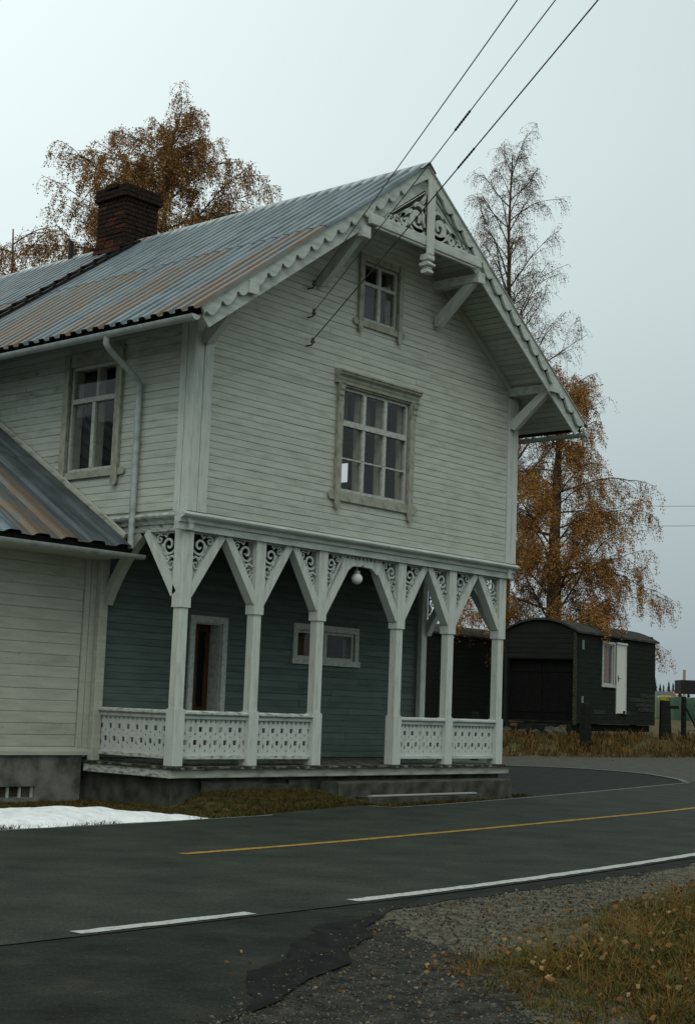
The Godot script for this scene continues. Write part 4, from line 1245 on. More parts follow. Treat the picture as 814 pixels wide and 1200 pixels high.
var slat_meshes := []
func make_slats() -> void:
	# board with half cut-outs along both edges; together they make diamonds, arrows and squares
	var even := [["d", 0.50, 0.042, 0.020], ["s", 0.385, 0.033, 0.033], ["d", 0.285, 0.020, 0.013], ["d", 0.165, 0.050, 0.020]]
	var odd := [["d", 0.50, 0.042, 0.020], ["d", 0.325, 0.036, 0.015], ["s", 0.21, 0.033, 0.033], ["d", 0.10, 0.026, 0.014]]
	for v in 2:
		var lf: Array = even if v == 0 else odd
		var rt: Array = odd if v == 0 else even
		var w := 0.094; var h := 0.575
		var p := PackedVector2Array([Vector2(0, 0), Vector2(w, 0)])
		for i in range(rt.size() - 1, -1, -1):
			var e: Array = rt[i]
			if e[0] == "s": p.append_array(PackedVector2Array([Vector2(w, e[1] - e[2]), Vector2(w - e[3], e[1] - e[2]), Vector2(w - e[3], e[1] + e[2]), Vector2(w, e[1] + e[2])]))
			else: p.append_array(PackedVector2Array([Vector2(w, e[1] - e[2]), Vector2(w - e[3], e[1] - e[2] * 0.25), Vector2(w, e[1] + e[2])]))
		p.append(Vector2(w, h)); p.append(Vector2(0, h))
		for e in lf:
			if e[0] == "s": p.append_array(PackedVector2Array([Vector2(0, e[1] + e[2]), Vector2(e[3], e[1] + e[2]), Vector2(e[3], e[1] - e[2]), Vector2(0, e[1] - e[2])]))
			else: p.append_array(PackedVector2Array([Vector2(0, e[1] + e[2]), Vector2(e[3], e[1] - e[2] * 0.25), Vector2(0, e[1] - e[2])]))
		var st := new_st()
		prism(st, p, -0.01, 0.01)
		slat_meshes.append(made(st))

func railing(xf: Transform3D, ln: float, worn := false) -> void:
	# xf origin at the floor at one end, x along the rail, z outwards
	var r := node("railing", house)
	var n := int(round(ln / 0.096))
	var wd := ln / n
	for i in n:
		inst(slat_meshes[i % 2], "baluster_board", M.trim, r, xf * Transform3D(Basis(Vector3(wd / 0.0955, 0, 0), Vector3.UP, Vector3.BACK), Vector3(i * wd, 0.10, rng.randf_range(-0.002, 0.002))))
	var st := new_st()
	prism(st, PackedVector2Array([Vector2(-0.06, 0.675), Vector2(0.07, 0.675), Vector2(0.085, 0.69), Vector2(0.085, 0.715), Vector2(0.04, 0.735), Vector2(-0.06, 0.735)]), 0.0, ln, xf * Transform3D(Basis(Vector3.BACK, Vector3.UP, Vector3.RIGHT), Vector3.ZERO))
	obj(st, "hand_rail", M.rail_worn if worn else M.trim_flat, r)
	st = new_st()
	cbox(st, Vector3(0, 0.62, 0.011), Vector3(ln, 0.674, 0.045), 0.006, xf)
	obj(st, "upper_rail", M.trim_flat, r)
	st = new_st()
	cbox(st, Vector3(0, 0.085, 0.011), Vector3(ln, 0.14, 0.04), 0.006, xf)
	obj(st, "lower_rail", M.rail_worn if worn else M.trim_flat, r)

func build_porch() -> void:
	make_slats()
	var px := [0.16, 1.558, 2.877, W - 2.877, W - 1.558, W - 0.16]
	var pz := -0.20
	for x in px: post(x, pz, "post", house)
	var spring := 2.80
	var ztop := 3.66
	var xf := Transform3D(Basis.IDENTITY, Vector3(0, 0, pz))
	for i in 5:
		var a: float = px[i] + 0.085; var b: float = px[i + 1] - 0.085
		var m := (a + b) * 0.5
		if i != 2:
			brace(Vector2(a - 0.02, spring), Vector2(m - 0.05, ztop), 0.12, xf, house)
			brace(Vector2(b + 0.02, spring), Vector2(m + 0.05, ztop), 0.12, xf, house)
			var w := m - 0.10 - a
			fret(w, 0.76, Transform3D(Basis.IDENTITY, Vector3(a, 3.655, pz + 0.03)), house)
			fret(w, 0.76, Transform3D(Basis(Vector3.LEFT, Vector3.UP, Vector3.FORWARD), Vector3(b, 3.655, pz + 0.03)), house)
		else:
			brace(Vector2(a - 0.02, spring - 0.04), Vector2(m - 0.40, 3.46), 0.12, xf, house)
			brace(Vector2(b + 0.02, spring - 0.04), Vector2(m + 0.40, 3.46), 0.12, xf, house)
			fret(0.40, 0.68, Transform3D(Basis.IDENTITY, Vector3(a, 3.655, pz + 0.03)), house)
			fret(0.40, 0.68, Transform3D(Basis(Vector3.LEFT, Vector3.UP, Vector3.FORWARD), Vector3(b, 3.655, pz + 0.03)), house)
			# flat panel over the entrance, with a sawn row of holes left between small blocks
			var st := new_st()
			prism(st, PackedVector2Array([Vector2(m - 0.50, 3.36), Vector2(m - 0.36, 3.40), Vector2(m - 0.22, 3.50), Vector2(m - 0.05, 3.505), Vector2(m, 3.53), Vector2(m + 0.05, 3.505), Vector2(m + 0.22, 3.50), Vector2(m + 0.36, 3.40), Vector2(m + 0.50, 3.36), Vector2(m + 0.45, 3.60), Vector2(m - 0.45, 3.60)]), -0.02, 0.05, xf)
			obj(st, "arch_panel", M.trim, house)
			st = new_st()
			for k in 9:
				var cx := m - 0.36 + k * 0.09
				prism(st, PackedVector2Array([Vector2(cx - 0.035, 3.601), Vector2(cx + 0.03, 3.601), Vector2(cx + 0.012 * (k % 3), 3.63), Vector2(cx + 0.03, 3.66), Vector2(cx - 0.035, 3.66)]), -0.01, 0.03, xf)
			box(st, Vector3(m - 0.45, 3.601, -0.012), Vector3(m - 0.40, 3.66, 0.03), xf)
			box(st, Vector3(m + 0.40, 3.601, -0.012), Vector3(m + 0.45, 3.66, 0.03), xf)
			obj(st, "sawn_frieze", M.trim, house)
	# ends of the porch: pilasters, braces and fretwork
	for s in 2:
		var x: float = 0.06 if s == 0 else W - 0.29
		var st := new_st()
		cbox(st, Vector3(x - 0.06, FLOOR + 0.002, -D + 0.03), Vector3(x + 0.09, 3.73, -D + 0.13), 0.01)
		obj(st, "pilaster", M.wing_0 if s == 0 else M.trim, house)
		var cx: float = px[0] if s == 0 else px[5]
		var xe := Transform3D(Basis(Vector3.BACK, Vector3.UP, Vector3.LEFT), Vector3(cx - 0.02, 0, 0))
		var za := -D + 0.13; var zb := pz - 0.085
		var m := (za + zb) * 0.5
		brace(Vector2(zb + 0.02, spring), Vector2(m + 0.12, ztop), 0.12, xe, house)
		fret(zb - m - 0.17, 0.76, Transform3D(Basis(Vector3.FORWARD, Vector3.UP, Vector3.RIGHT), Vector3(cx - 0.03, 3.655, zb)), house)
		var st2 := new_st()
		var cv := []
		for k in 9:
			var f := k / 8.0
			cv.append(Vector2(lerpf(za - 0.03, m - 0.02, f), 2.70 + 0.95 * pow(f, 0.85) + 0.05 * sin(f * PI)))
		ribbon(st2, cv, 0.12, 0.12, 0.13, xe)
		obj(st2, "curved_brace", M.wing_0 if s == 0 else M.trim, house)
		if s == 1:
			fret(0.5, 0.7, Transform3D(Basis(Vector3.BACK, Vector3.UP, Vector3.LEFT), Vector3(cx - 0.03, 3.655, za)), house)
	# railings
	for i in [0, 1, 3, 4]:
		railing(Transform3D(Basis.IDENTITY, Vector3(px[i] + 0.093, FLOOR, pz)), px[i + 1] - px[i] - 0.186, i < 2)
	railing(Transform3D(Basis(Vector3.BACK, Vector3.UP, Vector3.LEFT), Vector3(px[0], FLOOR, -D + 0.13)), D - 0.13 + pz - 0.093, true)
	# floor planks and the skirt
	var fl := node("porch_floor", house)
	var un := new_st()
	cbox(un, Vector3(0, -0.035, 0), Vector3(0.114, 0.0, 1.0), 0.004)
	var plank := made(un)
	var n := int((W + 0.1) / 0.12)
	for i in n:
		inst(plank, "plank", M.mould, fl, Transform3D(Basis(Vector3.RIGHT, Vector3.UP, Vector3(0, 0, D + 0.05 + rng.randf_range(-0.006, 0.006))), Vector3(-0.05 + i * (W + 0.1) / n, FLOOR - rng.randf_range(0.0, 0.004), -D - 0.02)))
	var st := new_st()
	cbox(st, Vector3(-0.02, FLOOR - 0.155, -0.10), Vector3(W + 0.02, FLOOR - 0.037, -0.03), 0.008)
	obj(st, "skirt_board", M.paint_dirty, fl)
	st = new_st()
	cbox(st, Vector3(-0.022, FLOOR - 0.155, -D), Vector3(0.03, FLOOR - 0.037, -0.101), 0.008)
	obj(st, "skirt_board", M.rail_worn, fl)
	st = new_st()
	box(st, Vector3(0.10, -0.2, -D - 0.2), Vector3(W - 0.10, FLOOR - 0.156, -0.16))
	obj(st, "porch_footing", M.concrete_wet, house)
	st = new_st()
	for q in [[0.6, 1.15, 0.24], [1.75, 0.75, 0.2], [2.3, 0.45, 0.25]]:
		cbox(st, Vector3(q[0], -0.1, -0.159), Vector3(q[0] + q[1], q[2] + 0.08, -0.10), 0.03)
	obj(st, "foundation_stone", M.concrete_wet, house)
	# porch globe lamp
	var lamp := thing("globe_lamp", Vector3(W * 0.5, 3.33, -0.26), "white opal glass globe lamp hanging under the porch entrance arch", "lamp")
	var gl := new_st()
	var prof := []
	for i in 13:
		var t := PI * i / 12.0
		prof.append(Vector2(sin(t) * 0.088 + 0.0005, -cos(t) * 0.088))
	lathe(gl, prof, Vector3.ZERO, 24)
	obj(gl, "globe", M.opal, lamp)
	gl = new_st()
	lathe(gl, [Vector2(0.001, 0.072), Vector2(0.045, 0.072), Vector2(0.048, 0.11), Vector2(0.03, 0.125), Vector2(0.014, 0.13), Vector2(0.014, 0.23), Vector2(0.001, 0.23)], Vector3.ZERO, 14)
	obj(gl, "holder", M.sash, lamp)
	# entrance step
	var stp := thing("entrance_step", Vector3(5.0, 0, 0.2), "dark concrete entrance step before the porch opening", "step")
	st = new_st()
	cbox(st, Vector3(-2.1, -0.1, -0.22), Vector3(2.2, 0.30, 0.12), 0.02)
	obj(st, "upper_tread", M.concrete_wet, stp)
	st = new_st()
	cbox(st, Vector3(-1.75, -0.1, 0.121), Vector3(1.0, 0.10, 0.40), 0.02)
	obj(st, "lower_tread", M.concrete_wet, stp)
	st = new_st()
	cbox(st, Vector3(-1.66, 0.101, 0.30), Vector3(0.86, 0.125, 0.40), 0.004)
	obj(st, "edge_plank", M.old_plank, stp)

# ------------------------------------------------------------------ chimney, ladder, wires
func build_chimney() -> void:
	var c := node("chimney", house)
	var x0 := 3.45; var x1 := 4.24; var z0 := -6.63; var z1 := -5.84
	var st := new_st()
	box(st, Vector3(x0 + 0.035, 8.9, z0 + 0.035), Vector3(x1 - 0.035, 10.66, z1 - 0.035))
	obj(st, "core", M.mortar, c)
	var un := new_st()
	cbox(un, Vector3(-0.1375, 0, -0.055), Vector3(0.1375, 0.072, 0.055), 0.006)
	var bm := made(un)
	var y := 9.12
	var k := 0
	while y < 10.66:
		var grow := 0.0
		if y > 10.40: grow = 0.055
		if y > 10.57: grow = 0.03
		if y < 9.62: grow = 0.035
		var nb := 3
		for f in 4:
			var ln := (x1 - x0) + 2 * grow
			var pc := ln / (nb + 0.15)
			for i in nb:
				var off := -ln * 0.5 + pc * (i + 0.5) + (0.15 * pc if k % 2 else 0.0)
				var cx := (x0 + x1) * 0.5; var cz := (z0 + z1) * 0.5
				var h := ln * 0.5 - 0.055 + rng.randf_range(-0.006, 0.008)
				var p: Vector3
				var b := Basis.IDENTITY
				if f == 0: p = Vector3(cx + off, y, cz + h)
				elif f == 1: p = Vector3(cx - off, y, cz - h)
				elif f == 2: p = Vector3(cx - h, y, cz + off + 0.0); b = Basis(Vector3.UP, PI / 2)
				else: p = Vector3(cx + h, y, cz - off); b = Basis(Vector3.UP, PI / 2)
				var m: Material = M["brick_%d" % (rng.randi() % 3)]
				if y > 10.35 or (f == 0 and rng.randf() < 0.9) or rng.randf() < (0.25 if y < 9.75 else 0.7): m = M.soot_brick
				b = b * Basis(Vector3.RIGHT * ((pc - 0.012) / 0.275), Vector3.UP, Vector3.BACK)
				inst(bm, "brick", m, c, Transform3D(b.rotated(Vector3.UP, rng.randf_range(-0.015, 0.015)), p))
		y += 0.084
		k += 1
	st = new_st()
	for i in 9:
		var q := Vector3(lerpf(x0, x1, 0.1 + 0.1 * i), 10.66, lerpf(z0, z1, 0.15 + 0.7 * rng.randf()))
		cbox(st, q - Vector3(0.16, 0.02, 0.16), q + Vector3(0.16, 0.03 + rng.randf() * 0.04, 0.16), 0.02)
	obj(st, "weathered_top", M.soot_brick, c)
	# roof ladder
	var lad := thing("roof_ladder", Vector3(1.8, 8.2, -5.62), "dark wooden ladder lying on the metal roof up to the chimney", "ladder")
	var a := atan(SLOPE)
	var up := Vector3(cos(a), sin(a), 0)
	var xf := Transform3D(Basis(Vector3.BACK, up, Vector3(-sin(a), cos(a), 0)), Vector3(W * 0.5 - 0.25, RIDGE - SLOPE * 0.25, -5.62) - lad.position)
	for s in [-0.17, 0.17]:
		st = new_st()
		cbox(st, Vector3(s - 0.022, -5.0, 0.06), Vector3(s + 0.022, 0.0, 0.105), 0.004, xf)
		obj(st, "rail", M.dark_wood, lad)
	for i in 14:
		st = new_st()
		cbox(st, Vector3(-0.2, -0.2 - i * 0.34, 0.106), Vector3(0.2, -0.15 - i * 0.34, 0.125), 0.005, xf)
		obj(st, "rung", M.dark_wood, lad)
	# vent pipe behind the chimney
	st = new_st()
	tube(st, [Vector3(0, -0.2, 0), Vector3(0, 0.42, 0)], [0.05, 0.05], 8)
	caps(st, Vector3(0, 0.42, 0), Vector3.UP, 0.05)
	var vp := thing("vent_pipe", Vector3(3.75, 9.6, -7.75), "short dark vent pipe on the ridge behind the chimney", "pipe")
	obj(st, "pipe", M.iron, vp)

func build_wires() -> void:
	var feet := [Vector3(2.17, 7.47, 0.0), Vector3(2.19, 7.04, 0.0), Vector3(2.19, 6.61, 0.0)]
	var tops := [Vector3(-2.59, 7.98, 7.0), Vector3(-1.95, 8.24, 7.0), Vector3(-1.19, 8.54, 7.0)]
	var names := ["thin service wire from the uppermost wall insulator", "thin service wire from the middle wall insulator, with a wrapped splice", "thicker service wire from the lowest wall insulator, with a wrapped splice"]
	for i in 3:
		var f: Vector3 = feet[i]
		var ins := thing("wall_insulator", f, ["uppermost", "middle", "lowest"][i] + " of the porcelain wire insulators on the gable wall", "insulator", "insulators on the gable wall")
		var st := new_st()
		tube(st, [Vector3(0, 0, -0.02), Vector3(0, 0, 0.10), Vector3(0, 0.03, 0.12), Vector3(0, 0.06, 0.12)], [0.011], 6)
		obj(st, "hook", M.iron, ins)
		st = new_st()
		lathe(st, [Vector2(0.001, 0.03), Vector2(0.032, 0.03), Vector2(0.034, 0.055), Vector2(0.024, 0.07), Vector2(0.026, 0.10), Vector2(0.001, 0.115)], Vector3(0, 0, 0.12), 12)
		obj(st, "bell", M.porcelain, ins)
		var a := f + Vector3(0, 0.075, 0.12)
		var dir: Vector3 = tops[i] - a
		var wr := thing("service_wire", a, names[i], "wire")
		st = new_st()
		var pts := []
		for k in 25:
			var t := k / 24.0 * 2.2
			pts.append(dir * t + Vector3(0, -0.10 * (t * (1.0 - t)) * 0.6, 0))
		tube(st, pts, [0.0065 if i < 2 else 0.0085], 5)
		obj(st, "conductor", M.wire, wr)
		if i > 0:
			st = new_st()
			var t0: float = 0.68 if i == 1 else 0.60
			var sp := []
			var rd := []
			for k in 17:
				var t := t0 + k * 0.0035
				sp.append(dir * t + Vector3(0, -0.10 * (t * (1.0 - t)) * 0.6, 0))
				rd.append(0.016 if k % 2 else 0.009)
			tube(st, sp, rd, 6)
			obj(st, "splice", M.iron, wr)
	# distant line
	for i in 2:
		var st := new_st()
		var y: float = 18.25 if i == 0 else 16.65
		var dw := thing("distant_wire", Vector3(92, y, -45), ["upper", "lower"][i] + " of two faint power wires far beyond the birch", "wire", "far power wires")
		tube(st, [Vector3(-14, 0.9, -16.2), Vector3(0, 0, 0), Vector3(14, 0.9, 16.2)], [0.02], 4)
		obj(st, "conductor", M.far_wire, dw)

# ------------------------------------------------------------------ trees
func birch(called: String, label: String, base: Vector3, height: float, o: Dictionary) -> Node3D:
	var r := RandomNumberGenerator.new()
	r.seed = o.seed
	var t := thing(called, base, label, "tree")
	var wood := new_st()
	var twigs := new_st()
	var leaves := []; var cols := []
	var lo: float = o.crown_lo
	var rad: float = o.radius
	var lean: Vector3 = o.get("lean", Vector3.ZERO)
	var trunk := []; var tr := []
	var wander := Vector3.ZERO
	for i in 15:
		var f := i / 14.0
		wander += Vector3(r.randf_range(-1, 1), 0, r.randf_range(-1, 1)) * 0.06 * f
		trunk.append(Vector3(0, height * f - 0.15 * (1.0 - f), 0) + wander + lean * f * f)
		tr.append(o.r0 * pow(1.0 - f * 0.97, 0.85) + 0.012)
	tube(wood, trunk, tr, 9)
	var strand := func(p: Vector3, dir: Vector3, ln: float, yf: float) -> void:
		var pts := [p]
		var q := p
		var d := dir
		var n := 5
		for i in n:
			d = (d + Vector3(r.randf_range(-0.25, 0.25), -o.droop * 0.55, r.randf_range(-0.25, 0.25))).normalized()
			q += d * ln / n
			pts.append(q)
		tube(twigs, pts, [0.0055, 0.005, 0.0042, 0.0036, 0.003, 0.0025], 3)
		var dens: float = lerpf(o.leaf_low, o.leaf_high, smoothstep(o.get("fade_lo", 0.3), o.get("fade_hi", 0.8), yf))
		var k := int(ln * dens * r.randf_range(0.4, 1.5))
		for i in k:
			var g := r.randf_range(0.5, n)
			var a: Vector3 = pts[int(g)]; var b: Vector3 = pts[mini(int(g) + 1, n)]
			var c: Vector3 = a.lerp(b, g - int(g)) + Vector3(r.randf_range(-1, 1), r.randf_range(-1, 0.5), r.randf_range(-1, 1)) * 0.05
			var s := r.randf_range(0.7, 1.25)
			leaves.append(Transform3D(Basis.from_euler(Vector3(r.randf() * TAU, r.randf() * TAU, r.randf() * TAU)).scaled(Vector3(s, s, s)), c))
			var pal: Array = o.cols
			var cc: Color = pal[r.randi() % pal.size()]
			var v := r.randf_range(0.7, 1.2)
			cols.append(Color(cc.r * v, cc.g * v, cc.b * v))
	var limbs: int = o.limbs
	for i in limbs:
		var f := lerpf(lo, 0.985, (i + r.randf() * 0.8) / limbs)
		var ti := f * 14.0
		var p0: Vector3 = trunk[int(ti)].lerp(trunk[mini(int(ti) + 1, 14)], ti - int(ti))
		var rel := (f - lo) / (1.0 - lo)
		var shape: float = lerpf(o.get("top_r", 0.12), 1.0, pow(1.0 - rel, o.get("taper", 0.8)))
		if o.get("oval", false): shape = lerpf(o.get("low_r", 0.7), 1.0, smoothstep(0.0, 0.35, rel)) * lerpf(1.0, o.get("top_r", 0.3), smoothstep(0.45, 1.0, rel))
		var ln: float = rad * shape * r.randf_range(o.get("len0", 0.65), o.get("len1", 1.12))
		var az := i * 2.39996 + r.randf_range(-0.5, 0.5)
		var el: float = r.randf_range(o.get("el0", 0.45), o.get("el1", 0.95))
		var d := Vector3(cos(az) * cos(el), sin(el), sin(az) * cos(el))
		var pts := [p0]
		var rr := []
		var q := p0
		var n := 7
		var r1 := clampf(0.011 * ln + 0.01, 0.016, 0.08)
		rr.append(r1)
		for k in n:
			d = (d + Vector3(r.randf_range(-0.12, 0.12), r.randf_range(-0.14, 0.14) - 0.085 * o.get("limb_droop", 0.5) * (k * 0.5), r.randf_range(-0.12, 0.12))).normalized()
			q += d * ln * 1.15 / n
			pts.append(q)
			rr.append(lerpf(r1, 0.006, (k + 1.0) / n))
		tube(wood, pts, rr, 5)
		var subs: int = maxi(3, int(o.subs * clampf(ln / rad, 0.4, 1.0)))
		for k in subs:
			var g := lerpf(1.2, n, (k + r.randf()) / subs)
			g = minf(g, n - 0.01)
			var sp: Vector3 = pts[int(g)].lerp(pts[int(g) + 1], g - int(g))
			var along: Vector3 = (pts[int(g) + 1] - pts[int(g)]).normalized()
			var sd := (along + Vector3(r.randf_range(-1, 1), r.randf_range(-0.3, 0.7), r.randf_range(-1, 1)) * 0.8).normalized()
			var sl := ln * r.randf_range(0.16, 0.34) + 0.25
			var sq := sp
			var spts := [sp]
			for e in 4:
				sd = (sd + Vector3(r.randf_range(-0.2, 0.2), -0.14 * o.get("sub_droop", 0.7), r.randf_range(-0.2, 0.2))).normalized()
				sq += sd * sl / 4
				spts.append(sq)
			tube(twigs, spts, [0.013, 0.011, 0.009, 0.007, 0.005], 4)
			for e in int(o.strands):
				var gg := r.randf_range(0.6, 3.99)
				var pp: Vector3 = spts[int(gg)].lerp(spts[int(gg) + 1], gg - int(gg))
				var td := Vector3(r.randf_range(-1, 1), r.randf_range(-0.6, 0.5), r.randf_range(-1, 1)).normalized() * 0.7 + sd * 0.6
				strand.call(pp, td.normalized(), r.randf_range(0.35, 1.0) * o.strand_len, (pp.y) / height)
	obj(wood, "trunk", M[o.get("bark", "bark")], t)
	obj(twigs, "twigs", M[o.get("twig", "twig")], t)
	tag(scatter("crown", leaf_mesh(o.get("per", 4), o.leaf, o.get("spread", 0.07), 9), M.leaf, leaves, t, cols), "", "", "", "stuff")
	return t

func spruce(base: Vector3, h: float, seed_: int, label: String) -> void:
	var r := RandomNumberGenerator.new(); r.seed = seed_
	var t := thing("spruce_tree", base, label, "tree", "far dark spruces")
	var st := new_st()
	tube(st, [Vector3.ZERO, Vector3(0, h, 0)], [0.22, 0.03], 6)
	obj(st, "trunk", M.bark, t)
	st = new_st()
	var layers := 11
	for i in layers:
		var f := float(i) / layers
		var y := h * (0.12 + 0.84 * f)
		var rad := h * 0.19 * (1.0 - f) + 0.15
		var n := 11
		for k in n:
			var a := TAU * k / n + r.randf()
			var rr := rad * r.randf_range(0.6, 1.15)
			var w := 0.32
			tri(st, Vector3(0, y + h * 0.11, 0), Vector3(cos(a - w) * rr * 0.75, y + r.randf() * 0.2, sin(a - w) * rr * 0.75), Vector3(cos(a) * rr, y - h * 0.035, sin(a) * rr))
			tri(st, Vector3(0, y + h * 0.11, 0), Vector3(cos(a) * rr, y - h * 0.035, sin(a) * rr), Vector3(cos(a + w) * rr * 0.75, y + r.randf() * 0.2, sin(a + w) * rr * 0.75))
	obj(st, "crown", M.needles, t)

func build_trees() -> void:
	var gold := [Color(0.44, 0.225, 0.06), Color(0.34, 0.175, 0.05), Color(0.25, 0.13, 0.045), Color(0.48, 0.275, 0.085)]
	var brown := [Color(0.36, 0.205, 0.07), Color(0.28, 0.16, 0.06), Color(0.40, 0.24, 0.085), Color(0.45, 0.27, 0.09)]
	var dull := [Color(0.22, 0.15, 0.09), Color(0.18, 0.125, 0.085), Color(0.28, 0.18, 0.09)]
	birch("birch_tree", "orange brown autumn birch hanging over the dark hut", Vector3(28.15, 0.75, -12.75), 11.9, {"seed": 23, "len0": 0.55, "len1": 1.15, "crown_lo": 0.17, "radius": 3.2, "r0": 0.34, "limbs": 60, "subs": 9, "strands": 12, "strand_len": 1.1, "droop": 1.25, "limb_droop": 0.65, "sub_droop": 1.0, "leaf_low": 15.0, "leaf_high": 12.0, "cols": gold, "leaf": 0.048, "spread": 0.07, "oval": true, "low_r": 1.0, "top_r": 0.4, "el0": 0.15, "el1": 1.0})
	birch("birch_tree", "tall thin birch almost bare of leaves behind the gable", Vector3(30.9, 0.9, -16.6), 20.6, {"seed": 36, "len0": 0.45, "len1": 1.25, "crown_lo": 0.25, "radius": 3.9, "r0": 0.19, "limbs": 64, "subs": 10, "strands": 12, "strand_len": 0.8, "droop": 0.9, "limb_droop": 0.1, "sub_droop": 0.35, "leaf_low": 10.0, "leaf_high": 5.5, "cols": dull, "leaf": 0.044, "per": 3, "taper": 0.75, "top_r": 0.22, "el0": 0.75, "el1": 1.25, "twig": "twig_pale", "lean": Vector3(-1.6, 0, 1.0)})
	birch("birch_tree", "broad brown leaved birch rising behind the chimney", Vector3(13.9, 0.35, -16.75), 17.0, {"seed": 57, "len0": 0.6, "len1": 1.1, "crown_lo": 0.53, "radius": 3.3, "r0": 0.2, "limbs": 54, "subs": 12, "strands": 14, "strand_len": 0.85, "droop": 1.3, "limb_droop": 0.25, "sub_droop": 0.75, "leaf_low": 19.0, "leaf_high": 16.0, "cols": brown, "leaf": 0.048, "per": 3, "spread": 0.055, "oval": true, "low_r": 0.75, "top_r": 0.45, "el0": 0.45, "el1": 1.15})
	birch("birch_tree", "low golden birch beyond the far end of the roof", Vector3(11.5, 0.4, -20.5), 14.4, {"seed": 58, "crown_lo": 0.4, "radius": 3.0, "r0": 0.16, "limbs": 30, "subs": 9, "strands": 11, "strand_len": 0.85, "droop": 1.3, "limb_droop": 0.5, "leaf_low": 14.0, "leaf_high": 13.0, "cols": gold, "leaf": 0.048, "per": 3, "oval": true, "low_r": 0.8, "top_r": 0.4, "el0": 0.3, "el1": 1.0})
	var words := ["narrow dark spruce beside the hut corner on the horizon", "second dark spruce from the hut on the horizon", "third dark spruce from the hut on the horizon", "fourth dark spruce from the hut on the horizon", "fifth dark spruce from the hut on the horizon", "small dark spruce behind the black roofed shed", "dark spruce farthest from the hut on the horizon"]
	var us := [767.0, 773.0, 777.0, 783.0, 788.0, 796.0, 806.0]
	var hs := [9.2, 7.8, 7.6, 8.4, 8.0, 7.8, 7.0]
	for i in us.size():
		var k: float = 330.0 * (us[i] - 402.0) / 1747.0
		var p := Vector3(-13.411 + 0.7501 * 330.0 + 0.6613 * k, 0, 14.673 - 0.6613 * 330.0 + 0.7501 * k)
		p.y = land(p.x, p.z) - 0.1
		spruce(p, hs[i], 60 + i, words[i])

